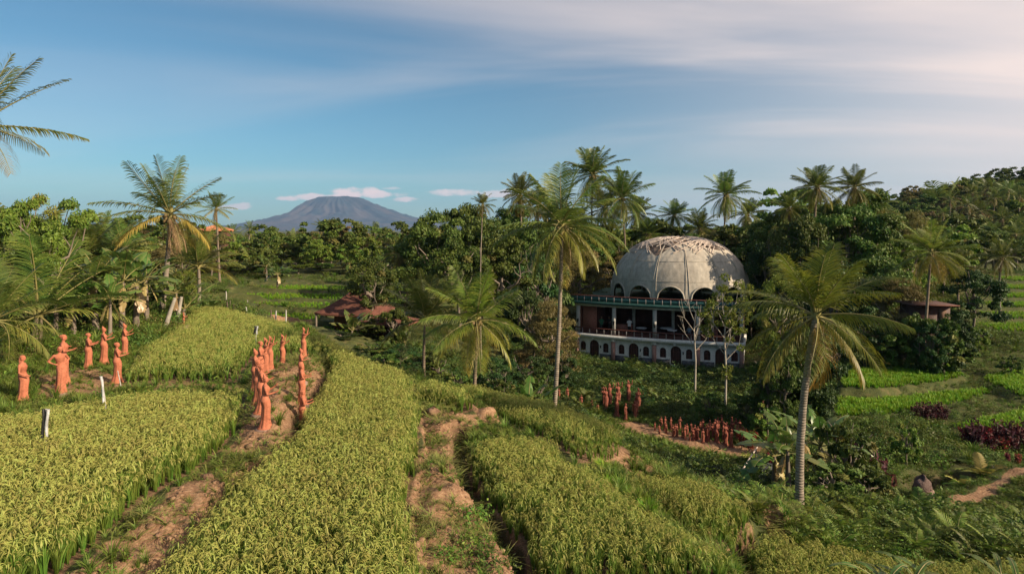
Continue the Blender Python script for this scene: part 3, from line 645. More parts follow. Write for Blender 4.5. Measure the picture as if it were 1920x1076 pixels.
# ---- broadleaf trees
def limbs(mb, n, base, spread, h0, h1, r, mat, gnarl=.06, sub=2):
    tips = []
    for i in range(n):
        a = i*2*pi/n+rng.uniform(-.5, .5); z0 = rng.uniform(h0, h0+(h1-h0)*.45); ln = rng.uniform(.6, 1.0)
        tip = np.array([cos(a)*spread*ln, sin(a)*spread*ln, rng.uniform(z0+(h1-z0)*.35, h1)])
        s = np.array([0, 0, z0]); k = 7; t = np.linspace(0, 1, k)[:, None]
        P = s+(tip-s)*t+np.array([0, 0, 1])*(-.12*spread*np.sin(t*pi))+np.vstack([np.zeros(3), rng.normal(0, gnarl*spread, (k-1, 3))])
        tube(mb, P, np.linspace(r*.62, r*.14, k), 6, mat, .5, cap=False); tips.append(P[-1])
        for j in range(sub):
            b = P[rng.integers(2, 5)]; d = rng.normal(0, 1, 3); d[2] = abs(d[2]); d /= np.linalg.norm(d)
            e = b+d*spread*.45*rng.uniform(.6, 1.1); m_ = (b+e)/2+rng.normal(0, .04*spread, 3)
            tube(mb, [b, m_, e], [r*.28, r*.18, r*.07], 5, mat, .5, cap=False); tips.append(e)
    return tips
def broad(kind, shape='round', nblob=60, nl=110, leaf=.03, lmat='leaf', up=.5, hang=0.0, openness=.12, asp=.5, tr=.022):
    """unit tree: height 1, crown half-width about .42"""
    tk = MB(); t = np.linspace(0, 1, 8)
    P = np.stack([.02*np.sin(t*5+rng.uniform(0, 6)), .02*np.cos(t*4), t*.62-.02], 1)
    tube(tk, P, tr*np.linspace(1.0, .5, 8)*np.array([1.6]+[1.1]+[1]*6), 8, 0, .5, jitter=.05)
    tips = limbs(tk, 7, 0, .34, .25, .85, tr, 0)
    cr = MB(); C = []
    for i in range(nblob):
        c = np.zeros(3)
        if shape == 'round':
            v = rng.standard_normal(3); v /= np.linalg.norm(v); v *= rng.uniform(.5, 1)**.5
            c = np.array([v[0]*.38, v[1]*.38, .62+v[2]*.32]); 
        elif shape == 'tall':
            z = rng.uniform(.12, .95); w_ = .28*sin(pi*min(.92, z+.1))**.6+.04; a = rng.uniform(0, 2*pi); rr = w_*rng.uniform(.3, 1)**.5
            c = np.array([rr*cos(a), rr*sin(a), z])
        elif shape == 'low':
            v = rng.standard_normal(3); v /= np.linalg.norm(v); v *= rng.uniform(.3, 1)**.5
            c = np.array([v[0]*.45, v[1]*.45, .46+v[2]*.42])
        elif shape == 'flat':
            a = rng.uniform(0, 2*pi); rr = .45*rng.uniform(0, 1)**.5; c = np.array([rr*cos(a), rr*sin(a), .72+.2*(1-(rr/.45)**2)+rng.normal(0, .05)])
        C.append(c)
    if shape == 'open': C = [np.asarray(p)+rng.normal(0, .02, 3) for p in tips for _ in range(max(1, nblob//len(tips)))]
    for c in C:
        rb = rng.uniform(.055, .125)*(1.0 if shape != 'open' else .8)*np.array([1, 1, .72]); n = int(nl*(2.4 if leaf < .04 else 1.7)*rng.uniform(.6, 1.3))
        v = rng.standard_normal((n, 3)); v /= np.linalg.norm(v, axis=1)[:, None]
        v[:, 2] = np.where(v[:, 2] < -.3, -v[:, 2]*.6, v[:, 2])
        r_ = rng.uniform(openness, 1, n)[:, None]**.45
        p = c+v*rb*r_
        base_t = rng.uniform(.15, .85)
        tt = np.stack([np.clip(base_t+rng.normal(0, .2, n), 0, 1), np.clip(rng.normal(.06, .12, n)+(.5 if rng.uniform() < .06 else 0), 0, 1)], 1)
        leaves(cr, p, leaf*(.6 if leaf < .04 else .68), up, 0, tt, asp, hang, bias=v*.9)
    return tk.mesh('trunk', M['bark'], True), cr.mesh('crown', M[lmat])
TREE = {
 'round': [broad('r', 'round', 62, 120, .026, 'leaf') for _ in range(3)],
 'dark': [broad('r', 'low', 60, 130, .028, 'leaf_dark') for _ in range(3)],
 'light': [broad('r', 'round', 50, 110, .024, 'leaf_light', openness=.2) for _ in range(2)],
 'tall': [broad('r', 'tall', 60, 110, .024, 'leaf') for _ in range(2)],
 'dry': [broad('r', 'flat', 44, 90, .024, 'leaf_dry', openness=.2) for _ in range(2)],
 'bamboo': [broad('r', 'tall', 80, 120, .026, 'leaf_dry', up=.1, hang=1.2, asp=.22) for _ in range(2)],
 'bush': [broad('r', 'low', 34, 90, .06, 'leaf', tr=.03) for _ in range(3)],
 'bush_light': [broad('r', 'low', 30, 80, .06, 'leaf_light', tr=.03) for _ in range(2)],
 'open': [broad('r', 'open', 80, 90, .022, 'leaf_light', openness=.1) for _ in range(2)],
 'far': [broad('r', 'round', 34, 60, .045, k) for k in ('leaf', 'leaf_dry', 'leaf', 'leaf_light')],
}
kc = [0]
def tree(cx, top, Y, wpx, kind, label, group=None, cat='tree', gz_=None, name=None, flat=1.0, rz=None, bottom=None):
    if 1030 < cx < 1400 and 50 < Y < 66 and top < 560: Y = Y*1.3+8 if cx > 1130 else Y*1.2+8
    if 1400 <= cx < 1450 and 54 < Y < 60: Y = 66
    kc[0] += 1; x = X(cx, Y); g = H1(x, Y)-.1 if gz_ is None else gz_
    if bottom is not None: g = Z(bottom, Y)
    h = Z(top, Y)-g; wd = wpx*Y/FP/(.84 if kind not in ('tall', 'bamboo') else .62)
    t = thing(name or ('bush' if 'bush' in kind else 'broadleaf_tree'), label, cat, (x, Y, g), 0, group)
    tk, cr = TREE[kind][kc[0] % len(TREE[kind])]; r = rng.uniform(0, 6.28) if rz is None else rz
    put('trunk', tk, t, (0, 0, 0), r, (wd, wd, h)); put('crown', cr, t, (0, 0, 0), r, (wd, wd, h))
    return t
# ---- banana, fern, cordyline, weeds
def banana_leaf(mb, az, el, Ln, wd, droop, yellow=0, tear=.35):
    k = 15; t = np.linspace(0, 1, k); e = el-droop*t**1.4
    d = np.stack([np.cos(e)*cos(az), np.cos(e)*sin(az), np.sin(e)], 1)
    P = np.concatenate([[[0, 0, 0]], np.cumsum(d[:-1], 0)*Ln/(k-1)])
    tube(mb, P, .03*Ln/2*(1-.85*t), 5, 1, .5, cap=False)
    s = np.array([-sin(az), cos(az), 0]); up = np.cross(d, s)*-1
    i0 = 3
    for sd in (-1, 1):
        i = i0
        while i < k-1:
            j = min(k-1, i+int(rng.integers(1, 4)))
            sag = rng.uniform(-.1, .25)+(rng.uniform(.2, .8) if rng.uniform() < tear else 0)
            seg = []
            for q in range(i, j+1):
                u = (t[q]-t[i0])/(1-t[i0]); w_ = wd*max(.04, sin(pi*min(1, .12+.88*u))**.6)
                sh = -.08*(0 if q != j else 1)*Ln*rng.uniform(.2, 1)
                o = s*sd*cos(sag)+np.array([0, 0, -1])*sin(sag)+up[q]*-.25
                seg.append((P[q], P[q]+o*w_*.55+d[q]*w_*.1, P[q]+o*w_+np.array([0, 0, -.18*w_])+d[q]*sh))
            n = len(seg); V = np.array(seg).reshape(-1, 3)
            F = [(a*3+c, a*3+c+1, a*3+c+4, a*3+c+3) for a in range(n-1) for c in range(2)]
            tx = np.tile([.35, .55, .8], n)+rng.normal(0, .08)
            mb.add(V, F, 0, np.stack([np.clip(tx, 0, 1), np.clip(np.tile([0, .02, .15], n)+yellow+(rng.uniform(0, .3) if rng.uniform() < .15 else 0), 0, 1)], 1))
            i = j
def banana_meshes(nl=9, h=2.0, wd=.3, Ln=2.0, up=1.45, low=-.1, yl=.0, dead=2):
    st = MB(); t = np.linspace(0, 1, 8)
    tube(st, np.stack([.05*np.sin(t*3), .03*t, t*h-.05], 1), .13*(1-.55*t), 8, 0, .5, jitter=.06)
    cr = MB()
    for i in range(nl):
        q = i/(nl-1); banana_leaf(cr, i*2.4+rng.normal(0, .3), up-(up-low)*q, Ln*rng.uniform(.8, 1.05)*(.75+.25*min(1, q*3)), wd*rng.uniform(.8, 1.15), rng.uniform(.5, 1.3), max(0, q-.75)*yl*4)
    for i in range(dead): banana_leaf(cr, rng.uniform(0, 6.28), -1.0, Ln*.6, wd*.5, .4, 1, 1)
    v = cr
    me = cr.mesh('leaves', [M['banana'], M['rachis']])
    return st.mesh('stem', M['bark']), me, h
BAN = [banana_meshes(9, 2.0), banana_meshes(8, 1.7, .33, 1.8), banana_meshes(10, 2.3, .28, 2.1, yl=.6, dead=4), banana_meshes(7, .5, .33, 2.0, 1.5, .5, dead=0)]
def banana(px, py_base, Y, hpx, label, group=None, v=0, lean=0.0, z=None, cat='banana plant'):
    x = X(px, Y); g = H1(x, Y)-.05 if z is None else z; st, lv, h = BAN[v]; tot = h+1.7
    s = hpx*Y/FP/tot; t = thing('banana_plant', label, cat, (x, Y, g), rng.uniform(0, 6.28), group, s); t.rotation_euler[1] = lean
    put('stem', st, t); put('leaves', lv, t, (.05*sin(3), .03, h-.05)); return t
def fern_mesh(n=13, Ln=1.0, lf=.3, mats='leaf_light', wid=.03, yl=.1):
    mb = MB()
    for i in range(n): frond(mb, i*2.4+rng.normal(0, .3), rng.uniform(.35, 1.3), Ln*rng.uniform(.7, 1.1), rng.uniform(.7, 1.5), lf, wid, 18, yl*rng.uniform(0, 2), rng.normal(0, .3), 0, 1, .15, .008)
    return mb.mesh('fern', [M[mats], M['rachis']])
def cordy_mesh(mats='red_leaf', stems=4, h=1.0):
    mb = MB()
    for s in range(stems):
        a = rng.uniform(0, 6.28); b = rng.uniform(0, .25); hh = h*rng.uniform(.55, 1.0)
        tube(mb, [(b*cos(a)*.4, b*sin(a)*.4, 0), (b*cos(a), b*sin(a), hh)], [.015, .01], 4, 1)
        n = 46; z = rng.uniform(.25, 1.08, n)*hh; aa = rng.uniform(0, 6.28, n); rr = .08+.06*rng.uniform(0, 1, n)
        C = np.stack([b*cos(a)*z/hh+rr*np.cos(aa), b*sin(a)*z/hh+rr*np.sin(aa), z], 1)
        leaves(mb, C, .10, .2, 0, np.stack([rng.uniform(0, 1, n), np.clip(rng.normal(.1, .2, n), 0, 1)], 1), .28, -.9, bias=np.stack([np.cos(aa), np.sin(aa), 0*aa], 1))
    return mb.mesh('cordyline', [M[mats], M['bark']])
def tuft_mesh(n=26, h=.3, w=.006, spread=.2, mats='grass', yl=.1):
    mb = rice_clump(n, 0, h, spread, w, yl=yl); return mb.mesh('tuft', M[mats])
def weed_mesh(n=70, h=.5, r=.35, leaf=.06, mats='leaf', up=.6, asp=.5):
    mb = MB(); v = rng.standard_normal((n, 3)); v[:, 2] = abs(v[:, 2]); v /= np.linalg.norm(v, axis=1)[:, None]
    rr = rng.uniform(.25, 1, n)[:, None]**.5
    C = v*rr*np.array([r, r, h])*(1+.3*np.sin(v[:, :1]*5)); leaves(mb, C, leaf, up, 0, np.stack([rng.uniform(0, 1, n), np.clip(rng.normal(.03, .12, n), 0, 1)], 1), asp, bias=v*.5)
    return mb.mesh('weed', M[mats])
protos('grass_tuft', [tuft_mesh(24, .30), tuft_mesh(24, .22, .006, .26), tuft_mesh(20, .26, yl=.7), weed_mesh(50, .16, .22, .035, 'leaf_light'), tuft_mesh(30, .4, .007, .3)])
protos('long_grass', [tuft_mesh(50, .45, .008, .3, 'rice', yl=.12), tuft_mesh(46, .38, .008, .34, 'rice_young', yl=.25), tuft_mesh(44, .5, .008, .25, 'grass', yl=.3)])
def clod_mesh(r):
    mb = MB(); V = []
    for i in range(6):
        for j in range(7): V.append((r*sin(pi*i/5)*cos(j*.9)*rng.uniform(.8, 1.2), r*sin(pi*i/5)*sin(j*.9)*rng.uniform(.8, 1.2), r*.6*cos(pi*i/5)*rng.uniform(.8, 1.2)))
    mb.add(V, [(i*7+j, i*7+7+j, i*7+7+(j+1) % 7, i*7+(j+1) % 7) for i in range(5) for j in range(7)]); return mb.mesh('clod', M['clod'])
M['clod'] = surf('clods of earth', (0.13, 0.07, 0.04), (0.36, 0.22, 0.13), 9, .95, .6)
protos('clod', [clod_mesh(.035), clod_mesh(.05), clod_mesh(.025)])
protos('straw', [tuft_mesh(16, .16, .006, .42, yl=1.0), tuft_mesh(14, .10, .006, .5, yl=1.0)])
protos('dark_weed', [weed_mesh(240, .55, .55, .05, 'leaf_dark'), weed_mesh(240, .7, .5, .055, 'leaf'), weed_mesh(220, .45, .6, .045, 'leaf_dark'), fern_mesh(14, .7, .2, 'leaf', .018), fern_mesh(14, .6, .18, 'leaf_dark', .018)])
protos('fern', [fern_mesh(16, .6, .15, 'leaf_light', .013), fern_mesh(15, .65, .16, 'leaf_light', .013), fern_mesh(15, .55, .14, 'leaf', .013), weed_mesh(220, .6, .45, .034, 'leaf'), weed_mesh(200, .45, .45, .036, 'leaf_light')])
protos('weed', [weed_mesh(240, .45, .45, .034, 'leaf'), weed_mesh(220, .35, .5, .032, 'leaf_light'), weed_mesh(240, .5, .4, .038, 'leaf'), tuft_mesh(40, .55, .012, .4), weed_mesh(200, .3, .5, .03, 'leaf_dry')])
protos('bank_weed', [weed_mesh(240, .4, .5, .04, 'leaf_light'), weed_mesh(220, .35, .5, .034, 'leaf_light'), weed_mesh(240, .45, .45, .038, 'leaf'), tuft_mesh(50, .5, .012, .45, 'rice_young')])
protos('mint', [weed_mesh(170, .32, .34, .04, 'leaf_light', 1.0)])
protos('forest_tree', [me for tk, me in TREE['far']]+[CROWN['far'][0]]+[TREE['far'][0][1]])
# ------------------------------------------------------------ undergrowth
RICE_POLYS = [p_ for p_, z, s_ in TER]
def free(x, y, m=.15):
    k = np.ones(x.shape, bool)
    for p_ in RICE_POLYS: k &= sdf(p_, x, y) > m
    return k
def cover(poly, s, key, scl, label, cat, name='undergrowth', avoid=(), m=.15, z=-.03, zs=None, jit=.4, dens=None, sv=.25):
    x, y = grid_pts(poly, s, jit)
    k = free(x, y, m)
    for p_, mm in avoid: k &= sdf(p_, x, y) > mm
    if dens is not None: k &= rng.uniform(0, 1, x.size) < dens(x, y)
    x, y = x[k], y[k]
    if len(x) == 0: return
    scatter(name, key, np.stack([x, y, height(x, y)+z], 1), scl*(1+.25*wob(x, y, 1.3, 2))*np.exp(rng.normal(0, sv, x.size)), .12, zs, label=label, category=cat)
BLD = [(6, 66.3), (14, 61.5), (23, 58.8), (30, 75), (13, 84), (9, 80)]
AV = [(P_val, 1.4), (BLD, 0), (P_pond, .1), (POND, .1)]
patch = lambda s, sd, a=.5, b=.5: (lambda x, y: np.clip(a+b*wob(x, y, s, sd), 0, 1))
near_zone = [(-17, 7), (8, 7), (12, 16), (10, 22), (2, 27), (-8, 34), (-14, 42), (-34, 42), (-34, 20)]
cover(near_zone, .16, 'grass_tuft', .85, 'short grass and weeds on the banks and dirt paths between the rice fields', 'grass', 'grass', avoid=[(POND, 0), (MOUND, -.6)], dens=lambda x, y: np.where(np.minimum(np.minimum(sdf(P_path, x, y), sdf(P_mid, x, y)), sdf(P_left, x, y)) < 0, np.where(sdf(P_mid, x, y) < -.1, np.clip(.02+.4*wob(x, y, .8, 9), 0, 1), np.clip(.18+.6*wob(x, y, .8, 9), 0, 1)), .95))
for i_, p_ in enumerate([P_path, P_mid]): cover(p_, .11, 'clod', .9, ['small clods of earth on the long dirt path leading to the statue mound', 'small clods of earth on the middle dirt path'][i_], 'earth clods', 'clods', m=.05, dens=lambda x, y: np.clip(.3+.6*wob(x, y, .7, 14), 0, 1), z=.0, sv=.5)
cover(gz([(1120, 880), (1170, 872), (1190, 920), (1260, 985), (1310, 1030), (1390, 1035), (1400, 1090), (1330, 1090), (1250, 1010), (1130, 930)], -1.5), .15, 'long_grass', .8, 'bright long grass on the bank between two lower rice patches', 'grass', 'grass', m=.0)
cover(near_zone, .15, 'straw', 1.1, 'dry straw lying on the dirt paths', 'straw', 'straw', m=.05, dens=lambda x, y: np.where(np.minimum(np.minimum(sdf(P_path, x, y), sdf(P_mid, x, y)), sdf(P_knoll, x, y)) < .2, np.clip(.35+.6*wob(x, y, 1.0, 12), 0, 1), .12), z=.0)
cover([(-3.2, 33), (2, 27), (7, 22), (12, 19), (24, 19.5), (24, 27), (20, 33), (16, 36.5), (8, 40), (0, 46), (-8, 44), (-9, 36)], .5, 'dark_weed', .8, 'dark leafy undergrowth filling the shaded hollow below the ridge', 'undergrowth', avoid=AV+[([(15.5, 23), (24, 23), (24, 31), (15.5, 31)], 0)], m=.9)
cover([(0, 44), (6, 41), (14, 36), (21, 36), (24, 48), (23.5, 59), (14, 62), (6, 67), (-2, 60)], .52, 'dark_weed', .85, 'dark hedge like shrubs on the slope in front of the white building', 'undergrowth', avoid=AV)
cover([(5.6, 14.5), (8, 16.9), (11, 16.6), (22, 16), (26, 24), (20, 24.5), (14.5, 24), (11.5, 22.3), (8.2, 20.6), (6, 19.5)], .34, 'fern', 1.0, 'light green ferns along the bank beyond the bottom right rice field', 'ferns', 'ferns', avoid=[(P_pond, .15), (P_knoll, .1), (POND, .1)], m=.25)
cover([(6, 33), (16, 31), (18, 37), (8, 42), (4, 41)], .16, 'grass_tuft', .8, 'short grass beside the curved valley path', 'grass', 'grass', avoid=[(P_val, -.1)])
cover([(13, 22), (30, 22), (32, 28), (14, 27)], .2, 'fern', .36, 'small ferns and herbs in front of the curved pit path', 'ferns', 'ferns', avoid=[(P_pond, .1), (POND, .1)])
cover([(13.5, 26.6), (16, 27), (19, 30.5), (25, 30.8), (27, 27), (31, 27.5), (33, 36), (22, 36.5), (13.5, 33.5)], .33, 'weed', 1.05, 'mixed low plants on the slope around the stone lined pit', 'undergrowth', avoid=AV[:3]+[(POND, -.7)], m=.2, dens=lambda x, y: np.where(sdf(POND, x, y) < 0, .6, .95))
cover([(20, 36), (33, 35), (46, 36), (56, 50), (50, 62), (24, 56), (21, 44)], .32, 'weed', .68, 'green weeds on the banks between the bright right terraces', 'undergrowth', avoid=[(BLD, 0)], m=.1, zs=.8)
cover([(16, 25.5), (21, 25.5), (28, 26), (28, 32), (18, 32)], .25, 'weed', .45, 'small herbs growing down the walls of the stone lined pit', 'herbs', 'undergrowth', avoid=[(P_pond, .1)], dens=lambda x, y: np.where(sdf(POND, x, y) < -.5, .25, .9))
cover([(28, 52), (44, 50), (70, 60), (95, 95), (60, 100), (30, 80), (22, 62)], 1.5, 'weed', 2.6, 'bushy growth under the trees on the right hillside', 'undergrowth', m=1.0, zs=.6)
cover([(-19, 46), (-2, 42), (-1, 56), (3, 70), (2, 80), (-50, 84), (-42, 58), (-26, 47)], .8, 'weed', 1.2, 'low green weeds on the open ground before the far wood', 'undergrowth', m=.3, zs=.7, dens=patch(4, 3, .6, .6))
left_zone = [(-36, 26), (-25.5, 27.5), (-20.5, 30), (-18.8, 33.5), (-17.5, 37), (-18.5, 42), (-21, 50), (-50, 56), (-60, 40), (-50, 26)]
cover(left_zone, .5, 'weed', 1.35, 'leafy green undergrowth below the palms and banana plants on the left', 'undergrowth', m=.3, avoid=[(P_left, .2)])
cover([(-26, 21), (-17.5, 22), (-17, 25), (-20.5, 28), (-26, 27.5), (-30, 27)], .24, 'grass_tuft', 1.3, 'pale grass around the left clay statues', 'grass', 'grass', avoid=[(P_left, -.1)], m=.1)
# far woods, one mass each
def wood(poly, s, key, scl, label, zs=None, z=-.3, sv=.2):
    x, y = grid_pts(poly, s, .35)
    P = np.stack([x, y, height(x, y)+z], 1)
    scatter('wood', key, P, scl*np.exp(rng.normal(0, sv, x.size)), .05, zs, label=label, category='woodland')
wood([(-170, 130), (-60, 112), (30, 112), (70, 150), (60, 330), (-260, 330)], 4.2, 'forest_tree', 4.6, 'distant wood of mixed trees below the blue volcano')
wood([(72, 120), (105, 108), (190, 135), (260, 260), (200, 320), (90, 230)], 4.2, 'forest_tree', 7.0, 'dark wooded hill at the far right')
wood([(-48, 78), (-15, 84), (5, 86), (20, 92), (26, 112), (-60, 112)], 4.6, 'forest_tree', 5.0, 'nearer edge of the far wood with pale trunks and shrubs', sv=.3)
wood([(2, 84), (12, 86), (31, 78), (34, 70), (50, 72), (80, 100), (70, 118), (20, 116), (0, 110)], 4.4, 'forest_tree', 7.0, 'dense tree mass behind the domed building', sv=.25)
wood([(-90, 45), (-46, 52), (-34, 62), (-45, 80), (-80, 110), (-130, 90)], 4.2, 'forest_tree', 5.6, 'dense tree mass behind the left banana plants', sv=.25)

# ------------------------------------------------------------ individual palms
palm(1054, 424, 27.7, 130, 'full', 'tall coconut palm with a long pale leaning trunk between the ridge and the domed building', bx=1037, r=.115)
palm(1530, 592, 19.6, 164, 'bright', 'large bright green coconut palm leaning from the earth knoll at lower right', bx=1500, r=.14, nuts=False)
palm(893, 600, 28, 118, 'bright', 'young coconut palm with drooping yellowish fronds beside the ridge field', bx=888, r=.095, nuts=True, dark=True)
palm(797, 598, 32, 100, 'young', 'smaller young palm left of the yellowish one, above the hollow', bx=795, r=.09, nuts=False, dark=True)
palm(318, 402, 45, 118, 'ragged', 'ragged coconut palm with brown hanging fronds towering over the left banana grove', bx=303, r=.2)
palm(-48, 236, 25, 158, 'ragged', 'tall palm at the left frame edge of which only the frond tips show', bx=-90, r=.2)
palm(72, 592, 31.8, 172, 'young', 'low wide young palm with upright fronds behind the left clay statues', bx=66, r=.28, nuts=False, dark=True)
palm(-12, 600, 27, 120, 'young', 'low palm cut off by the left frame edge, one yellow frond reaching in', bx=-14, r=.2, nuts=False)
palm(372, 500, 50, 85, 'young', 'mid green palm right of the ragged one at the field corner', bx=372, r=.16, nuts=False)
palm(905, 384, 45, 27, 'full', 'slim areca palm with a thin straight pole like trunk', bx=903, r=.055, nuts=True)
for a in [(975, 366, 75, 42, 'palm with upswept crown left of the tall leaning palm'), (1112, 328, 62, 62, 'highest palm of the cluster left of the dome'), (1166, 372, 58, 62, 'palm with drooping crown nearest the dome on its left'),
          (1264, 404, 85, 36, 'small distant palm just behind the dome top'), (1312, 428, 84, 38, 'lower distant palm right behind the dome top'), (1362, 366, 70, 52, 'solitary dark palm standing tall right of the dome'),
          (1402, 402, 80, 34, 'half hidden palm behind the solitary dark palm'), (1532, 352, 64, 52, 'palm rising from the leafy trees above the bright palm'), (1602, 352, 66, 44, 'palm in the tree top right of the one above the bright palm'),
          (1648, 384, 70, 34, 'lower palm on the right shoulder of the leafy trees'), (1082, 430, 66, 48, 'palm half hidden behind the tall leaning palm'), (1215, 440, 72, 36, 'palm crown peeping over the left shoulder of the dome')]:
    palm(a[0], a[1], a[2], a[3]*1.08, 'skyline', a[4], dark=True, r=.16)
palm(1746, 474, 45, 72, 'bright', 'yellow fronded palm with a thin dark trunk above the shed', bx=1726, r=.12, dark=True)
palm(1878, 482, 62, 42, 'full', 'palm at the right edge above the small far terraces', bx=1876, r=.13)
palm(1795, 500, 66, 40, 'full', 'low palm between the shed and the far terraces', bx=1797, r=.13, dark=True)
palm(748, 480, 62, 44, 'full', 'palm behind the round dark tree beside the red roofed hut', dark=True, r=.14)
palm(232, 470, 52, 70, 'ragged', 'brownish palm just left of the ragged coconut palm', dark=True, r=.15)
palm(405, 392, 70, 36, 'ragged', 'small palm right of the ragged coconut palm by the orange roof', dark=True, r=.14)
palm(160, 480, 46, 80, 'young', 'green palm behind the left banana plants', dark=True, r=.15)
palm(20, 470, 42, 95, 'young', 'palm with long dark fronds behind the branching tree at far left', dark=True, r=.16)
for i, (px, py, Y, f) in enumerate([(436, 436, 120, 20), (468, 430, 128, 20), (500, 452, 110, 22), (548, 446, 116, 20), (604, 428, 130, 22), (640, 438, 118, 24), (668, 450, 108, 24), (702, 436, 118, 24), (728, 446, 110, 22), (590, 470, 96, 26), (650, 482, 92, 28), (520, 478, 96, 24), (196, 422, 80, 34), (222, 432, 84, 30), (248, 426, 90, 28)]):
    palm(px, py, Y, f, 'far', 'distant coconut palm standing in the wood below the volcano', 'distant palms in the left wood', r=.2, nuts=False)
for i, (px, py, Y, f) in enumerate([(1782, 376, 128, 22), (1768, 400, 120, 20), (1824, 362, 140, 24), (1852, 352, 146, 26), (1866, 372, 138, 24), (1892, 358, 144, 26), (1912, 368, 138, 26), (1840, 396, 126, 26), (1800, 420, 112, 28), (1880, 410, 120, 28), (1860, 440, 100, 30), (1828, 460, 92, 32), (1905, 440, 100, 30), (1815, 385, 132, 24)]):
    palm(px, py, Y, f, 'far', 'dark palm standing on the wooded right hill', 'palms on the right hill', r=.2, nuts=False, dark=True)

# ------------------------------------------------------------ individual trees
T = tree
T(815, 385, 60, 130, 'round', 'big round green tree, left half of the tree mass above the hut')
T(905, 402, 62, 120, 'round', 'big leafy tree right of the areca palm top')
T(860, 440, 56, 120, 'round', 'sunlit lower tree in front of the big round green tree')
T(945, 440, 58, 120, 'tall', 'tall olive green tree left of the leaning palm')
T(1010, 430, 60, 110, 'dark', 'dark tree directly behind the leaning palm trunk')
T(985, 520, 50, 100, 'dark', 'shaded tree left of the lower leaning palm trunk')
T(1085, 470, 56, 110, 'bamboo', 'olive drooping bamboo like tree between leaning palm and dome')
T(1150, 470, 60, 80, 'bamboo', 'olive drooping foliage touching the left side of the dome')
T(1100, 520, 64, 60, 'tall', 'green tree beside the left end of the deck')
T(1030, 560, 46, 110, 'bamboo', 'pale leaved drooping tree behind the leaning palm trunk')
T(1058, 600, 56, 50, 'bush', 'bush at the left corner of the white building', cat='bush')
T(697, 476, 46.3, 96, 'round', 'round dark tree over the red roofed hut')
T(690, 560, 47.5, 34, 'open', 'slender pale trunked tree in front of the red roofed hut')
T(760, 500, 56, 80, 'tall', 'tree behind the small young palm')
T(790, 455, 62, 90, 'round', 'tree between the dark round tree and the big green tree')
T(560, 480, 86, 60, 'light', 'light green tree in the middle of the far meadow edge')
T(1440, 418, 58, 100, 'dark', 'dark rounded tree touching the right side of the dome')
T(1410, 520, 55, 70, 'dark', 'dark shrubby tree beside the right end of the building')
T(1465, 500, 46, 90, 'light', 'light green bushy tree left of the bright palm crown')
T(1508, 565, 36.5, 120, 'dark', 'added tree shading the valley figures, hidden behind the drooping fronds of the bright palm')  # tree added behind the fronds to throw shade on the raised-arm figures
T(1472, 640, 35.5, 60, 'tall', 'narrow green tree left of the bright palm trunk, behind the bananas')
T(398, 436, 80, 60, 'dry', 'olive tree in front of the orange roofed house')
T(1500, 395, 62, 110, 'round', 'leafy tree under the palm above the bright palm')
T(1590, 372, 64, 150, 'round', 'tall leafy tree mass right of the bright palm')
T(1650, 396, 62, 110, 'tall', 'tall tree with feathery top right of the leafy mass')
T(870, 374, 66, 120, 'round', 'tallest leafy crown left of the areca palm'); T(965, 385, 78, 100, 'tall', 'narrow leafy tree under the upswept palm'); T(1045, 400, 92, 110, 'round', 'leafy crown right behind the leaning palm crown')
T(1215, 415, 100, 100, 'round', 'tree top between the drooping palm and the distant palms'); T(1460, 392, 76, 110, 'round', 'leafy crown left of the right skyline palms'); T(1520, 378, 74, 90, 'tall', 'leafy crown under the left one of the right skyline palms'); T(1690, 392, 72, 110, 'bamboo', 'feathery olive crown right of the skyline palms')
palm(1010, 384, 88, 46, 'skyline', 'palm between the upswept palm and the leaning palm', dark=True, r=.16); palm(1135, 392, 88, 50, 'skyline', 'low palm crown under the highest palm', dark=True, r=.16); palm(1195, 402, 86, 46, 'skyline', 'low palm crown right of the drooping palm', dark=True, r=.16); palm(1480, 392, 74, 42, 'skyline', 'low palm crown left of the right skyline palms', dark=True, r=.15)
T(702, 583, 43.5, 50, 'bush', 'bush in front of the pointed hut roof', cat='bush')
T(1100, 416, 86, 110, 'round', 'round tree top left of the dome, behind the leaning palm'); T(1180, 432, 88, 90, 'dark', 'dark tree top at the left shoulder of the dome')
T(1292, 433, 92, 90, 'round', 'tree top just showing above the dome'); T(1425, 420, 84, 100, 'dark', 'dark tree top right of the dome under the solitary palm'); T(1000, 408, 70, 110, 'round', 'tree top between the upswept palm and the leaning palm')
T(940, 398, 70, 90, 'round', 'tree top between the areca palm and the upswept palm'); T(1560, 366, 68, 110, 'round', 'high round tree below the two right skyline palms'); T(1632, 352, 70, 80, 'tall', 'highest feathery tree beside the right skyline palms')
T(60, 400, 46, 150, 'round', 'big leafy tree behind the far left palms'); T(150, 420, 52, 120, 'tall', 'tall tree left of the ragged palm'); T(738, 572, 42.5, 56, 'bush', 'bush hiding the low red roof', cat='bush')
T(1560, 450, 56, 140, 'dark', 'dark tree right behind the bright palm crown')
T(1640, 470, 54, 130, 'round', 'mid green tree left of the yellow fronded palm')
T(1700, 440, 62, 90, 'light', 'light feathery tree behind the yellow fronded palm')
T(1690, 520, 50, 90, 'bamboo', 'drooping pale leaved tree near the yellow fronded palm')
T(1620, 560, 47, 100, 'dark', 'shaded tree above the highest right terrace')
T(1560, 600, 45, 90, 'dark', 'dark low tree behind the fronds of the bright palm')
T(1825, 486, 54, 105, 'dark', 'spreading dark tree with a thick trunk beside the shed')
T(1905, 440, 100, 80, 'round', 'tree at the right frame edge above the far terraces')
T(1770, 440, 74, 80, 'round', 'tree behind the yellow fronded palm to its right')
T(1850, 420, 100, 80, 'round', 'dark green tree on the lower slope of the right hill')
T(1905, 400, 120, 70, 'round', 'tall tree near the top of the right hill')
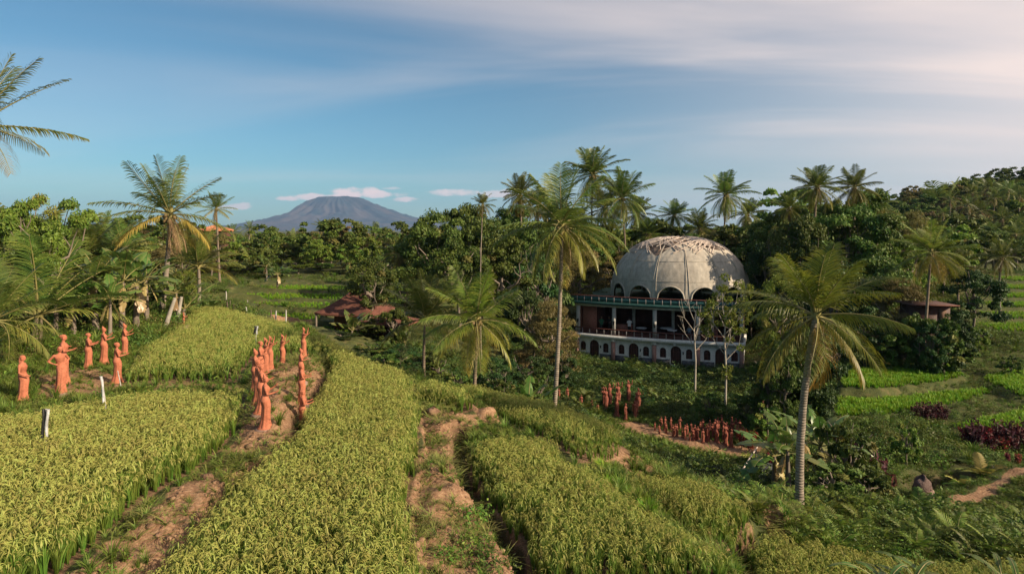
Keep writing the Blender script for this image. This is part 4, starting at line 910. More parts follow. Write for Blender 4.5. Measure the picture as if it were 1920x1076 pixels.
T(1768, 584, 44.2, 60, 'bush', 'leafy bush in front of the middle of the shed', cat='bush')
T(1745, 588, 44.0, 60, 'dark', 'dark leafy bush in front of the shed wall', cat='bush')
T(1790, 574, 44.5, 66, 'dark', 'dark bush hiding the right part of the shed', cat='bush')
T(1722, 576, 44.8, 60, 'bush', 'green bush hiding the left part of the shed', cat='bush')
T(1770, 620, 44.5, 90, 'bush', 'brown green bush below the shed', cat='bush')
T(1660, 600, 46, 80, 'bush', 'green bush at the back of the highest right terrace', cat='bush')
T(1700, 640, 46, 60, 'bush', 'low bush right of the thin dark palm trunk', cat='bush')
T(1835, 600, 50, 34, 'bush_light', 'pale bush at the left end of the far terraces', cat='bush')
T(1895, 660, 44.5, 40, 'bush', 'bush on the bank at the right frame edge', cat='bush')
# left grove
T(100, 335, 33, 170, 'open', 'branching tree with sparse bright leaves at far left')
T(40, 320, 36, 130, 'open', 'sparse tree against the sky beside the left frame edge')
T(200, 455, 47, 110, 'round', 'leafy tree top behind the banana stems')
T(285, 470, 52, 90, 'dry', 'olive tree crown beside the ragged palm trunk')
T(130, 450, 50, 110, 'bamboo', 'drooping olive tree behind the wide young palm')
T(340, 450, 60, 80, 'dry', 'olive tree right of the ragged palm trunk')
T(20, 520, 36, 120, 'tall', 'green tree at the left frame edge')
T(150, 540, 38, 100, 'dark', 'dark tree behind the banana stems')
T(260, 520, 42, 110, 'round', 'green tree behind the banana plants below the ragged palm')
T(345, 500, 46, 50, 'light', 'small papaya like tree with bright leaf rosettes at the field corner')
T(460, 490, 82, 66, 'round', 'rounded light tree on the left side of the far meadow')
T(515, 500, 80, 74, 'round', 'rounded tree right of the light one at the far meadow')
T(410, 470, 84, 60, 'dry', 'olive tree at the left end of the far meadow')
T(390, 540, 62, 60, 'bush_light', 'yellow green bush at the far left end of the rice field', cat='bush')
T(700, 450, 100, 90, 'dry', 'wide olive topped tree in the wood left of the big tree')
T(620, 440, 112, 80, 'dry', 'olive brown tree top in the wood under the volcano')
for i, (px, py, Y, w_, k) in enumerate([(575, 432, 125, 56, 'dry'), (655, 432, 118, 60, 'dry'), (540, 455, 108, 56, 'round'), (480, 446, 112, 50, 'round'), (440, 462, 100, 50, 'dry'), (600, 492, 90, 60, 'round'), (645, 506, 86, 56, 'round'), (568, 520, 84, 44, 'light'), (735, 470, 96, 56, 'dry'), (500, 470, 104, 50, 'tall'), (685, 478, 92, 54, 'round'), (420, 500, 88, 48, 'round')]):
    T(px, py, Y, w_, k, 'tree among others in the far wood beyond the meadow', 'trees of the far wood')
for i, (px, py, Y, w_, k) in enumerate([(120, 600, 36, 60, 'bush'), (180, 618, 35, 60, 'bush_light'), (150, 640, 33.5, 50, 'bush'), (215, 600, 37, 60, 'bush'), (262, 612, 38.5, 60, 'bush'), (300, 628, 38, 50, 'bush'), (20, 650, 30, 60, 'bush'), (100, 656, 31, 40, 'bush_light')]):
    T(px, py, Y, w_, k, 'green bush under the palms and bananas of the left grove', 'bushes of the left grove', 'bush')
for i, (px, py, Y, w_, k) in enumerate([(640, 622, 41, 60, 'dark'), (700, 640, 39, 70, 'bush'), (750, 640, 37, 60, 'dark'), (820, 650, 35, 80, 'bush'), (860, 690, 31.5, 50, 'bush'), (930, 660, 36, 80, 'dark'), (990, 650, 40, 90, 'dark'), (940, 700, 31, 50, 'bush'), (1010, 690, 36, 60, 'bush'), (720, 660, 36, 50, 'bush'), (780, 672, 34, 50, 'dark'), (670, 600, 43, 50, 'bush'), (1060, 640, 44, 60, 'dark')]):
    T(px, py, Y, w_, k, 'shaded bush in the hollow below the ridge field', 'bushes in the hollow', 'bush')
for i, (px, py, Y, w_, k) in enumerate([(1440, 655, 37.5, 70, 'bush'), (1475, 650, 38, 70, 'bush'), (1400, 735, 38, 50, 'bush'), (1330, 730, 38.5, 50, 'bush'), (1440, 745, 35, 60, 'bush_light'), (1510, 655, 37, 80, 'bush')]):
    T(px, py, Y, w_, k, 'leafy shrub behind the group of small clay figures', 'shrubs behind the clay figures', 'bush')
T(1585, 770, 24.5, 110, 'bush', 'tall leafy green shrub right of the bright palm trunk', cat='bush', rz=0)
T(1560, 860, 22.5, 110, 'bush', 'leafy shrub at the foot of the bright palm trunk', cat='bush')
T(1630, 870, 22.8, 80, 'bush', 'rounded shrub between the palm trunk and the stone lined pit', cat='bush')
T(1500, 900, 24, 70, 'dark', 'dark shrub in the hollow behind the bright palm trunk', cat='bush')
T(1700, 780, 30, 50, 'bush_light', 'yellowish round bush below the middle right terrace', cat='bush')
T(1780, 850, 31.2, 80, 'bush', 'shrub hanging over the stone lined pit', cat='bush')
T(1850, 850, 31.5, 80, 'bush', 'shrub on the right rim of the pit', cat='bush')
T(1290, 880, 24, 50, 'dark', 'dark shrub below the clay figures path', cat='bush')
T(1215, 842, 25, 50, 'bush', 'leafy shrub just beyond the ridge edge', cat='bush')
T(1340, 870, 27, 50, 'dark', 'dark shrub left of the small bridge', cat='bush')
T(1450, 880, 25, 60, 'dark', 'dark shrub right of the small bridge', cat='bush')
# bananas
B = banana
for a in [(180, 35, 200, 0, 'banana plant with broad upright leaf in the middle of the left grove'), (205, 33.5, 140, 2, 'banana plant with torn grey leaves behind the statues'), (230, 36, 190, 0, 'tall banana plant left of the ragged palm trunk'),
          (255, 37.5, 170, 1, 'banana plant with dry hanging leaves near the ragged palm'), (140, 34, 150, 1, 'banana plant right of the wide young palm'), (345, 43, 90, 3, 'small banana plant at the field corner'),
          (330, 41, 110, 1, 'banana plant beside the leaning trunk at the field corner'), (0, 29, 90, 3, 'young banana plant at the left frame edge'), (275, 40, 150, 2, 'banana plant with a yellow leaf under the ragged palm'), (110, 37, 190, 2, 'banana plant behind the wide young palm')]:
    B(a[0], 0, a[1], a[2], a[4], v=a[3])
B(990, 0, 27.5, 92, 'pale green banana plant in front of the leaning palm base', v=3)
B(1478, 0, 23.5, 180, 'tall banana plant with split leaves left of the bright palm trunk', v=0)
B(1450, 0, 24.5, 170, 'banana plant with dark drooping leaves beside the clay figures path', v=1)
B(1540, 0, 25.5, 190, 'banana plant just right behind the bright palm trunk', v=2)
B(1500, 0, 29, 150, 'banana plant with yellow leaves behind the bright palm trunk', v=2)
B(1690, 0, 47, 60, 'banana plant below the yellow fronded palm', v=1)
B(1740, 0, 46, 50, 'small banana plant left of the shed', v=3)
B(352, 0, 60, 60, 'banana plant at the far edge of the left field', v=1)
B(500, 0, 76, 50, 'banana plant on the far meadow', v=0); B(520, 0, 70, 60, 'banana plant standing alone on the near side of the far meadow', v=1)
B(715, 0, 78, 60, 'banana plant at the wood edge left of the round dark tree', v=2); B(655, 0, 82, 46, 'banana plant left of another at the wood edge', v=0)
B(660, 0, 42, 60, 'banana plant in front of the hut wall', v=3); B(760, 0, 42, 60, 'banana plant right of the hut under the young palm', v=3)
# red and purple leaved plants
CO = [cordy_mesh('red_leaf', 4), cordy_mesh('purple_leaf', 6), cordy_mesh('red_leaf', 3)]
def cordy(px, py, Y, hpx, v, label, group=None, wide=1.0):
    x = X(px, Y); s = hpx*Y/FP
    o = put('cordyline', CO[v], None, (x, Y, H1(x, Y)-.03), rng.uniform(0, 6), (s*wide, s*wide, s), label=label, cat='red leaved plant', group=group); return o
for i, (px, Y, h, v) in enumerate([(1448, 33, 34, 0), (1470, 34, 28, 2), (1462, 36, 30, 0), (1500, 34, 28, 0), (1430, 36, 26, 2), (1415, 37, 26, 0), (1482, 37.5, 26, 2), (1405, 33.8, 44, 0), (1392, 34.2, 38, 2), (1440, 31, 40, 0), (1435, 40, 26, 0), (1455, 41, 24, 2)]):
    cordy(px, 0, Y, h, v, 'red leaved plant near the clay figures and the banana plants', 'red leaved plants in the valley')
for i, (px, Y, h) in enumerate([(1612, 25.5, 105), (1630, 25.2, 95), (1650, 25.4, 80), (1640, 26.5, 85), (1655, 24.5, 60)]):
    cordy(px, 0, Y, h, 1, 'tall purple leaved plant right of the leafy shrub', 'purple leaved plants by the pit')
for i in range(16):
    px = 1815+i*8; cordy(px, 0, 33.9-.25*(i % 3)+.01*i, 52+8*sin(i*2.1), 1 if i % 4 else 0, 'dark red leaved plant in the row below the lowest right terrace', 'row of dark red leaved plants')
for i in range(8): cordy(1720+i*7, 0, 36.6+.1*(i % 2), 34, 1, 'purple leaved plant in the clump under the middle right terrace', 'purple clump under the middle terrace')
for px, Y in ((1890, 30), (1908, 29.5)): cordy(px, 0, Y, 26, 0, 'bright red plant at the right edge above the pit path', 'bright red plants at the right edge')
FN = [fern_mesh(16, 1.0, .26, 'leaf_light', .03, yl=.5), fern_mesh(14, 1.0, .26, 'palm', .028)]
def fern(px, Y, rpx, v, label, group=None, dz=0):
    x = X(px, Y); s = rpx*Y/FP
    return put('fern', FN[v], None, (x, Y, H1(x, Y)+dz), rng.uniform(0, 6), s, label=label, cat='fern', group=group)
fern(1810, 27.8, 46, 0, 'arching fern over the stone lined pit, left one'); fern(1845, 28.2, 52, 0, 'arching fern with a yellow frond over the pit, right one'); fern(1795, 29, 40, 1, 'dark green fern behind the two arching ones')
fern(1400, 35.5, 42, 0, 'pale fern right of the clay figures'); fern(1425, 32, 44, 0, 'fern beside the clay figures path'); fern(935, 29.5, 44, 0, 'fern under the yellowish palm'); fern(965, 28.5, 36, 1, 'small fern left of the pale banana plant')
MT = [weed_mesh(260, .30, .36, .035, 'leaf_light', 1.0), weed_mesh(260, .28, .4, .03, 'leaf', 1.0)]
for px, py, z, r, lb in [(890, 968, -.45, 1.0, 'round green herb clump beside the ditch, the upper one'), (882, 1022, -.45, .9, 'green herb clump in the middle of the dirt path'), (905, 1040, -.45, .9, 'green herb clump below the middle one'), (925, 1062, -.45, 1.0, 'green herb clump at the bottom of the dirt path'),
                         (812, 822, -.4, .95, 'green weed clump at the head of the dirt path'), (840, 1050, -.45, .8, 'leafy weed at the left side of the dirt path bottom'), (1330, 1000, -1.9, .9, 'weed clump between the lower rice patch and the bank'), (1310, 1035, -2, 1.1, 'weed clump on the low bank'), (235, 1000, .1, .35, 'small seedling on the dirt path, upper'), (205, 1040, .1, .5, 'seedling with pale leaves on the dirt path bottom left')]:
    x, y = G(px, py, z); put('herb', MT[0 if px < 900 else 1], None, (x, y, H1(x, y)-.02), rng.uniform(0, 6), r*1.35, label=lb, cat='herb')
# ------------------------------------------------------------ clay figures (one continuous body each)
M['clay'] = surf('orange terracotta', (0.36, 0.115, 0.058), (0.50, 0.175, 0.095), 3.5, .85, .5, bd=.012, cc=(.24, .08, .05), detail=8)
M['clay_old'] = surf('dark terracotta', (0.18, 0.055, 0.035), (0.32, 0.105, 0.065), 5, .9, .5, bd=.012, cc=(.12, .06, .04), detail=8)  # darker tone of the terracotta, used for all the valley figures
M['stone_base'] = surf('weathered base', (0.24, 0.15, 0.11), (0.36, 0.25, 0.19), 7, .9, .5)
def loft(mb, rings, n=28, mat=0):
    """rings: (cx, cy, z, rx, ry, pleats)"""
    a = np.arange(n)*2*pi/n; V = []
    for cx, cy_, z, rx, ry, pl in rings:
        m = 1+pl*np.cos(a*7+.6)+pl*.5*np.cos(a*11+2)
        V.append(np.stack([cx+rx*m*np.cos(a), cy_+ry*m*np.sin(a), np.full(n, z)], 1))
    V = np.concatenate(V); k = len(rings)
    F = [(i*n+j, i*n+(j+1) % n, (i+1)*n+(j+1) % n, (i+1)*n+j) for i in range(k-1) for j in range(n)]
    mb.add(V, F, mat)
    c0 = np.vstack([V[:n], [[rings[0][0], rings[0][1], rings[0][2]]]]); c1 = np.vstack([V[-n:], [[rings[-1][0], rings[-1][1], rings[-1][2]]]])
    mb.add(c0, [((j+1) % n, j, n) for j in range(n)], mat); mb.add(c1, [(j, (j+1) % n, n) for j in range(n)], mat)
def hand(mb, w_, d, side):
    d = np.array(d, float); d /= np.linalg.norm(d); w_ = np.array(w_, float)
    s = np.cross(d, [0, 0, 1.0]); s = s/(np.linalg.norm(s)+1e-6) if np.linalg.norm(s) > .2 else np.array([0, 1.0, 0])
    nrm = np.cross(s, d)
    tube(mb, [w_-d*.01, w_+d*.045, w_+d*.085], [.022, .03, .026], 8)
    for i, l in enumerate((.062, .075, .07, .055)):
        b = w_+d*.075+s*(i-1.5)*.017; q = b+d*l*.5+nrm*.004; e = q+(d*.75-nrm*.6)*l*.5
        tube(mb, [b, q, e], [.0105, .010, .008], 6)
    b = w_+d*.03+s*.022*side; tube(mb, [b, b+d*.03+s*.028*side, b+d*.055+s*.036*side-nrm*.01], [.012, .011, .009], 6)
def remeshed(mb, vox, name, mat):
    me = mb.mesh('tmp', mat); o = bpy.data.objects.new('tmp', me); COL.objects.link(o)
    r = o.modifiers.new('r', 'REMESH'); r.mode = 'VOXEL'; r.voxel_size = vox; r.use_smooth_shade = True
    s = o.modifiers.new('s', 'SMOOTH'); s.factor = .4; s.iterations = 1
    dg = bpy.context.evaluated_depsgraph_get(); dg.update()
    out = bpy.data.meshes.new_from_object(o.evaluated_get(dg)); out.name = name
    bpy.data.objects.remove(o, do_unlink=True)
    out.materials.clear(); out.materials.append(mat)
    out.polygons.foreach_set('use_smooth', np.ones(len(out.polygons), bool))
    return out
def figure(arms, sway=.04, bun=1, flare=.2, child=False, slim=1.0):
    """facing +X, 1.6 tall. arms = ((elbow, wrist, hand dir) left, right) as offsets"""
    mb = MB(); q = slim
    loft(mb, [(-.01, 0, .0, flare+.03, flare+.01, .06), (0, 0, .05, flare, flare-.01, .07), (.01, sway*.3, .28, .145*q, .145*q, .06), (.02, sway*.6, .5, .135*q, .15*q, .05),
              (.03, sway, .72, .14*q, .165*q, .03), (.0, sway, .88, .15*q, .175*q, .01), (-.01, sway*.6, .98, .115*q, .13*q, 0), (.0, 0, 1.06, .10*q, .115*q, 0), (.02, -sway*.4, 1.16, .12*q, .14*q, 0),
              (.035, -sway*.6, 1.24, .125*q, .155*q, 0), (.01, -sway*.6, 1.31, .10*q, .17*q, 0), (.0, -sway*.5, 1.35, .07, .12*q, 0), (.0, -sway*.4, 1.38, .045, .05, 0), (.01, -sway*.3, 1.44, .042, .044, 0)])
    for s in (-1, 1): tube(mb, [(.075, -sway*.5+s*.06, 1.22), (.135, -sway*.5+s*.062, 1.215)], [.055, .03], 8)
    hx, hy = .02, -sway*.3
    for c, r in (((hx, hy, 1.52), (.082, .07, .10)), ((hx+.01, hy, 1.485), (.068, .055, .065))):
        u = np.linspace(0, pi, 9); n = 14; V = np.concatenate([np.stack([c[0]+r[0]*sin(t)*np.cos(np.arange(n)*2*pi/n), c[1]+r[1]*sin(t)*np.sin(np.arange(n)*2*pi/n), np.full(n, c[2]+r[2]*cos(t))], 1) for t in u])
        mb.add(V, [(i*n+j, i*n+n+j, i*n+n+(j+1) % n, i*n+(j+1) % n) for i in range(8) for j in range(n)])
    tube(mb, [(hx+.075, hy, 1.535), (hx+.098, hy, 1.505)], [.010, .016], 6)          # nose
    tube(mb, [(hx+.07, hy-.02, 1.472), (hx+.085, hy, 1.47), (hx+.07, hy+.02, 1.472)], .009, 6)   # lips
    for s in (-1, 1):
        tube(mb, [(hx+.066, hy+s*.045, 1.548), (hx+.08, hy+s*.025, 1.553), (hx+.078, hy+s*.012, 1.548)], .009, 5)  # brows
        tube(mb, [(hx, hy+s*.07, 1.54), (hx-.005, hy+s*.08, 1.51), (hx, hy+s*.07, 1.485)], .013, 6)  # ears
    if bun == 1: tube(mb, [(hx-.04, hy, 1.56), (hx-.085, hy, 1.57), (hx-.11, hy, 1.54)], [.05, .055, .03], 10)
    elif bun == 2: tube(mb, [(hx-.02, hy, 1.57), (hx-.04, hy, 1.64), (hx-.06, hy, 1.70)], [.06, .045, .02], 10)
    else: tube(mb, [(hx-.05, hy, 1.58), (hx-.08, hy, 1.45), (hx-.07, hy, 1.28)], [.05, .05, .03], 10)
    loft(mb, [(hx-.012, hy, 1.565, .09, .08, 0), (hx-.015, hy, 1.60, .078, .068, 0), (hx-.015, hy, 1.628, .04, .035, 0)], 16)
    for s, (el, wr, hd) in zip((1, -1), arms):
        sh = np.array([.0, -sway*.5+s*.165*q, 1.315]); E = sh+np.array(el)*[1, s, 1]; W = E+np.array(wr)*[1, s, 1]
        tube(mb, [sh+[0, -s*.05, .0], sh, (sh+E)/2, E, E*.7+W*.3, (E+W)/2, W], [.045, .048, .042, .034, .036, .031, .022], 10)
        hand(mb, W, np.array(hd)*[1, s, 1], s)
    loft(mb, [(0, 0, -.04, flare+.05, flare+.05, 0), (0, 0, .02, flare+.045, flare+.04, 0)], 18)
    return remeshed(mb, .0125, 'clay_body', M['clay'])
fwd = ((.06, .05, -.22), (.24, -.03, .04), (1, 0, .5)); low_ = ((.02, .06, -.26), (.17, -.06, -.10), (1, -.3, -.2)); hip = ((-.09, .15, -.19), (.08, -.13, -.09), (.6, -.7, -.3))
upa = ((.12, .10, .02), (.06, -.02, .24), (.1, 0, 1)); offer = ((.08, .04, -.20), (.22, -.06, .14), (.7, 0, .8)); hang_ = ((-.02, .07, -.26), (.04, .0, -.24), (.1, 0, -1)); chest = ((.05, .06, -.22), (.13, -.13, .10), (.2, -1, .3))
FIG0 = [figure((fwd, fwd), .03, 1), figure((hip, low_), .06, 3, .21), figure((hip, hip), .05, 1), figure((offer, upa), .04, 2, .19), figure((upa, upa), .03, 2), figure((chest, fwd), -.05, 1, .22), figure((chest, hang_), .04, 3), figure((offer, fwd), -.04, 2, .2)]
FIG = FIG0
DARK_FIG = []
for me_ in FIG0: c_ = me_.copy(); c_.materials.clear(); c_.materials.append(M['clay_old']); DARK_FIG.append(c_)
BS = MB(); loft(BS, [(0, 0, -.16, .34, .30, .02), (0, 0, -.02, .33, .29, .03), (0, 0, .02, .27, .24, .02)], 16); BS = BS.mesh('base', M['stone_base'])
def clay(px, py, z0, hpx, v, face, label, group=None, base=True, zz=None):
    """feet seen at px,py on ground of height about z0; figure hpx pixels tall; face = heading in degrees, 0 = towards the right"""
    x, y = G(px, py, z0); z = H1(x, y) if zz is None else zz
    z += .0
    s = hpx*y/FP/1.63
    t = thing('clay_statue', label, 'statue', (x, y, z), R(face)+math.atan2(960-px, FP), group, s)
    put('figure', (FIG if z0 > -3 else DARK_FIG)[v % len(FIG)], t, (0, 0, .02))
    if base: put('base', BS, t)
    return t
clay(42, 752, 0, 88, 1, -25, 'leftmost orange clay statue standing in the grass with one arm bent behind')
clay(113, 738, 0, 86, 2, -75, 'orange clay statue with hands on hips casting a dark shadow on the bare earth')
clay(118, 722, 0, 92, 5, -10, 'clay statue standing directly behind the hands on hips one')
clay(165, 692, .02, 67, 0, 0, 'clay statue in profile holding its forearms out beside the green shrubs')
clay(194, 684, .02, 67, 7, 10, 'clay statue on a stone base with bent arm, between two others by the shrubs')
clay(219, 716, 0, 76, 5, 5, 'clay statue at the right corner of the bare earth with arms in front')
clay(233, 672, .02, 60, 7, 0, 'clay statue at the rice field edge behind the corner one')
clay(344, 613, 0, 26, 0, 0, 'small looking clay statue far back by the leaning trunks at the field corner')
MZ = .45
clay(497, 800, .3, 96, 7, 0, 'nearest clay statue at the front left end of the mound row')
clay(489, 776, .35, 90, 5, 5, 'second clay statue from the front in the left row on the mound')
clay(483, 754, .35, 84, 0, 10, 'third clay statue from the front in the left row on the mound')
clay(478, 735, .3, 80, 7, 0, 'clay statue leaning out leftmost in the mound row')
clay(488, 712, .35, 74, 5, -10, 'clay statue behind the leftmost one of the mound row')
clay(497, 700, .4, 66, 3, 0, 'clay statue with one arm raised near the back of the left mound row')
clay(506, 690, .4, 60, 3, 5, 'last clay statue at the back of the left mound row, arm raised')
clay(529, 681, .4, 57, 3, 0, 'clay statue standing alone at the back of the mound with one hand raised')
clay(569, 671, .4, 54, 3, 15, 'clay statue at the back of the right mound pair with raised hand')
clay(565, 742, .3, 74, 0, 0, 'clay statue half hidden behind the front right mound statue')
clay(567, 767, .2, 78, 0, 5, 'front right clay statue on the mound holding both arms forward')
clay(564, 715, .4, 60, 7, 0, 'middle clay statue in the right row on the mound')
# figures in the valley
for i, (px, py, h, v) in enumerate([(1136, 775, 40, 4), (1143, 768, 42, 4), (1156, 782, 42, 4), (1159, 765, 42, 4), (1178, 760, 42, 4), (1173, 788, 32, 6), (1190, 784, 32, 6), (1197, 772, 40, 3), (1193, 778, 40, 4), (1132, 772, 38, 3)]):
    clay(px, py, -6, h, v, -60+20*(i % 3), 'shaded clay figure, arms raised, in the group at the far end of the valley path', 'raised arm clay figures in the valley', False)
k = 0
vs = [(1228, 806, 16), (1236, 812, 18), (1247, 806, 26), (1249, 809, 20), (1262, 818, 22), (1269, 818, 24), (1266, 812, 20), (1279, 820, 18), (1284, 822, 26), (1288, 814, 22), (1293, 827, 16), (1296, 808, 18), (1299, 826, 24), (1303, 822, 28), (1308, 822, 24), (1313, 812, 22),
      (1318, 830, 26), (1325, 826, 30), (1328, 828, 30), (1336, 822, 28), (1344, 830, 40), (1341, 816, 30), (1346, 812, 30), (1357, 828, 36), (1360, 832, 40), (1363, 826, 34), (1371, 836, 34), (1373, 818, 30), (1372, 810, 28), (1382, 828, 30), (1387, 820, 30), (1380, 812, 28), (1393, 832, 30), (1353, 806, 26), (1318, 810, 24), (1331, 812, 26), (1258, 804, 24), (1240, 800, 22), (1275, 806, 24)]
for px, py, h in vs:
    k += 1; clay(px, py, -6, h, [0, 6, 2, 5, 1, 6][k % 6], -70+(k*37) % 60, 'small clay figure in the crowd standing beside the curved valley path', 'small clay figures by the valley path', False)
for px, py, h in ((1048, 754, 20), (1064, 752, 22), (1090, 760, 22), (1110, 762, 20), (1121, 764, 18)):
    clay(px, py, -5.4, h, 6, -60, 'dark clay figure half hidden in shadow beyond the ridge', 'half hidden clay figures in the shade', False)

# ------------------------------------------------------------ domed building
M['white_wall'] = surf('white plaster', (0.66, 0.64, 0.57), (0.84, 0.81, 0.73), 1.5, .85, .15, lo=.25, hi=.6)
M['concrete'] = surf('pale concrete', (0.42, 0.41, 0.36), (0.58, 0.56, 0.50), 2, .85, .3)
M['pink_brick'] = surf('pinkish brick', (0.36, 0.19, 0.15), (0.46, 0.27, 0.21), 5, .9, .4)
M['red_brick'] = surf('red brick wall', (0.34, 0.13, 0.09), (0.42, 0.18, 0.13), 6, .9, .4)
M['dark_wood'] = surf('dark wood', (0.045, 0.02, 0.014), (0.10, 0.045, 0.03), 5, .6, .4, stretch=(6, 6, .7))
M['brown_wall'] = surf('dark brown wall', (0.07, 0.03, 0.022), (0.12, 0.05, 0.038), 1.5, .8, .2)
M['dark_stone'] = surf('dark stone', (0.07, 0.07, 0.075), (0.17, 0.17, 0.17), 5, .9, .6)
M['green_edge'] = surf('green painted edge', (0.03, 0.085, 0.075), (0.05, 0.13, 0.11), 3, .5, .1)
M['rail_wood'] = surf('red brown handrail', (0.12, 0.04, 0.03), (0.19, 0.07, 0.05), 5, .6, .2)
M['rail_post'] = surf('pale rail posts', (0.30, 0.26, 0.24), (0.42, 0.38, 0.35), 5, .6, .2)
M['canvas'] = surf('weathered grey canvas', (0.40, 0.35, 0.28), (0.51, 0.455, 0.365), .5, .8, .25, detail=8, bd=.05, stretch=(1, 1, .6), lo=.38, hi=.62)
M['pole'] = surf('bamboo poles', (0.42, 0.33, 0.26), (0.60, 0.50, 0.42), 5, .7, .3)
M['lining'] = surf('woven dome lining', (0.16, 0.11, 0.08), (0.34, 0.24, 0.17), 3, .9, .6, stretch=(.4, .4, 5))
M['cloth'] = surf('white cloth', (0.70, 0.70, 0.70), (0.82, 0.82, 0.82), 4, .8, .1)
M['rag'] = surf('greyed white cloth', (0.36, 0.36, 0.36), (0.58, 0.58, 0.57), 9, .9, .4)
M['black'] = surf('black metal', (0.012, 0.012, 0.012), (0.03, 0.03, 0.03), 5, .5, .1)
M['tile'] = surf('red roof tiles', (0.10, 0.038, 0.026), (0.20, 0.08, 0.052), 2.5, .85, .5, stretch=(1, 1, 3))
M['skin'] = surf('skin', (0.30, 0.16, 0.10), (0.36, 0.20, 0.13), 4, .6, .05)
M['glassgreen'] = surf('green tinted panel', (0.02, 0.07, 0.065), (0.035, 0.11, 0.10), 3, .25, .05, spec=.5)
A_ = np.array([6.96, 66.4]); B_ = np.array([22.8, 60.0]); UL = float(np.linalg.norm(B_-A_)); MID = (A_+B_)/2; RZ = math.atan2(B_[1]-A_[1], B_[0]-A_[0])
BZ = -7.0; HL = UL/2
bld = thing('domed_building', 'white two storey building with arched doors, an open terrace and a grey dome on top', 'building', (MID[0], MID[1], BZ), RZ)
def bend(me):
    n = len(me.vertices); c = np.empty(n*3, np.float32); me.vertices.foreach_get('co', c); c = c.reshape(-1, 3)
    c[:, 1] -= .85*np.clip(1-(c[:, 0]/HL)**2, -.2, 1); me.vertices.foreach_set('co', c.ravel()); me.update(); return me
def part(name, mb, mat, parent=bld, smooth=False, b=True, **p):
    me = mb.mesh(name, mat, smooth)
    return put(name, bend(me) if b else me, parent, **p)
def bpart(name, mat, *bx, parent=bld, b=True, **p):
    mb = MB()
    for q in bx: box(mb, *q[:6], nx=(24 if q[1]-q[0] > 3 else 1))
    return part(name, mb, mat, parent, b=b, **p)
T0, T1, T2, T3, T4, T5 = 1.82, 2.18, 5.07, 5.35, 5.6, 6.29
# lower wall with arched openings
bay = UL/4; ops = []
for i in range(4):
    x0 = -HL+i*bay; c = x0+bay/2
    ops += [(c-1.28, .31, .25, 1.28, 'window'), (c, .52, -.4, 1.50, 'door'), (c+1.28, .31, .25, 1.28, 'window')]
def arch_z(x, o):
    c, hw, z0, z1, _ = o; r = hw; d = min(1, abs(x-c)/hw); return z1-r+r*math.sqrt(max(0, 1-d*d))
xs = set(np.round(np.arange(-HL, HL, .25), 3))|{-HL, HL}
for o in ops:
    for q in np.linspace(-1, 1, 15): xs.add(round(o[0]+o[1]*sin(q*pi/2), 4))
xs = sorted(xs); wl = MB(); yf, yb_ = 0.0, .28
def quad(a, b, c, d): wl.add([a, b, c, d], [(0, 1, 2, 3)])
for x0, x1 in zip(xs[:-1], xs[1:]):
    m = (x0+x1)/2; o = next((q for q in ops if abs(m-q[0]) < q[1]), None)
    for y in (yf, yb_):
        if o is None: quad((x0, y, -.8), (x1, y, -.8), (x1, y, T0), (x0, y, T0))
        else:
            za, zb = arch_z(x0, o), arch_z(x1, o)
            quad((x0, y, za), (x1, y, zb), (x1, y, T0), (x0, y, T0)); quad((x0, y, -.8), (x1, y, -.8), (x1, y, o[2]), (x0, y, o[2]))
    if o is not None:
        za, zb = arch_z(x0, o), arch_z(x1, o)
        quad((x0, yf, za), (x0, yb_, za), (x1, yb_, zb), (x1, yf, zb)); quad((x0, yf, o[2]), (x1, yf, o[2]), (x1, yb_, o[2]), (x0, yb_, o[2]))
part('arcade_wall', wl, M['white_wall'])
for o in ops:
    c, hw, z0, z1, kd = o
    mb = MB(); n = 14; q = np.linspace(-1, 1, n); px_ = c+hw*np.sin(q*pi/2); top = [arch_z(x, o) for x in px_]
    V = [(x, .2, z0) for x in px_]+[(x, .2, t_) for x, t_ in zip(px_, top)]
    mb.add(V, [(i, i+1, n+i+1, n+i) for i in range(n-1)])
    pn = part(kd, mb, M['dark_wood'])
    fr = MB()
    for f in ((0,) if kd == 'window' else (0, -.5, .5)):
        x = c+f*hw; box(fr, x-.022, x+.022, .165, .197, z0, arch_z(x, o)-.03)
    for f in (.35, .68): zz_ = z0+(z1-z0)*f; box(fr, c-hw*.97, c+hw*.97, .17, .196, zz_-.02, zz_+.02)
    part('frame', fr, M['rail_wood'], pn)
for i in range(4):
    x0 = -HL+i*bay+.2; x1 = x0+bay-.4; c = x0+bay/2-.2
    bpart('plinth', M['dark_stone'], (x0, c-.6, -.07, -.003, -.8, .12), (c+.6, x1, -.07, -.003, -.8, .12))
for i in range(5):
    x = -HL+i*bay; x = min(max(x, -HL+.2), HL-.2)
    bpart('pillar', M['pink_brick'], (x-.2, x+.2, -.30, -.004, -.9, T0-.3)); bpart('pillar_cap', M['white_wall'], (x-.24, x+.24, -.34, -.004, T0-.297, T0-.004))
    cl_ = bpart('column', M['concrete'], (x-.19, x+.19, .12, .48, T1+.002, T2-.003))
    bpart('wall_lamp', M['black'], (x-.11, x+.11, -.05, .117, 3.55, 3.62), (x-.08, x+.08, -.03, .10, 3.30, 3.547), (x-.03, x+.03, .0, .118, 3.22, 3.297), parent=cl_)
for i in range(4):
    x = -HL+(i+.5)*bay+.72; bpart('wall_lamp', M['black'], (x-.05, x+.05, -.12, -.004, .72, .95), (x-.07, x+.07, -.14, -.006, .953, .98))
    x = -HL+(i+.5)*bay-.1; bpart('spotlight', M['cloth'], (x-.12, x+.12, -.42, -.3, T0-.16, T0-.01))
bpart('floor_slab', M['white_wall'], (-HL-.15, HL+.15, -.45, 8.5, T0, T1))
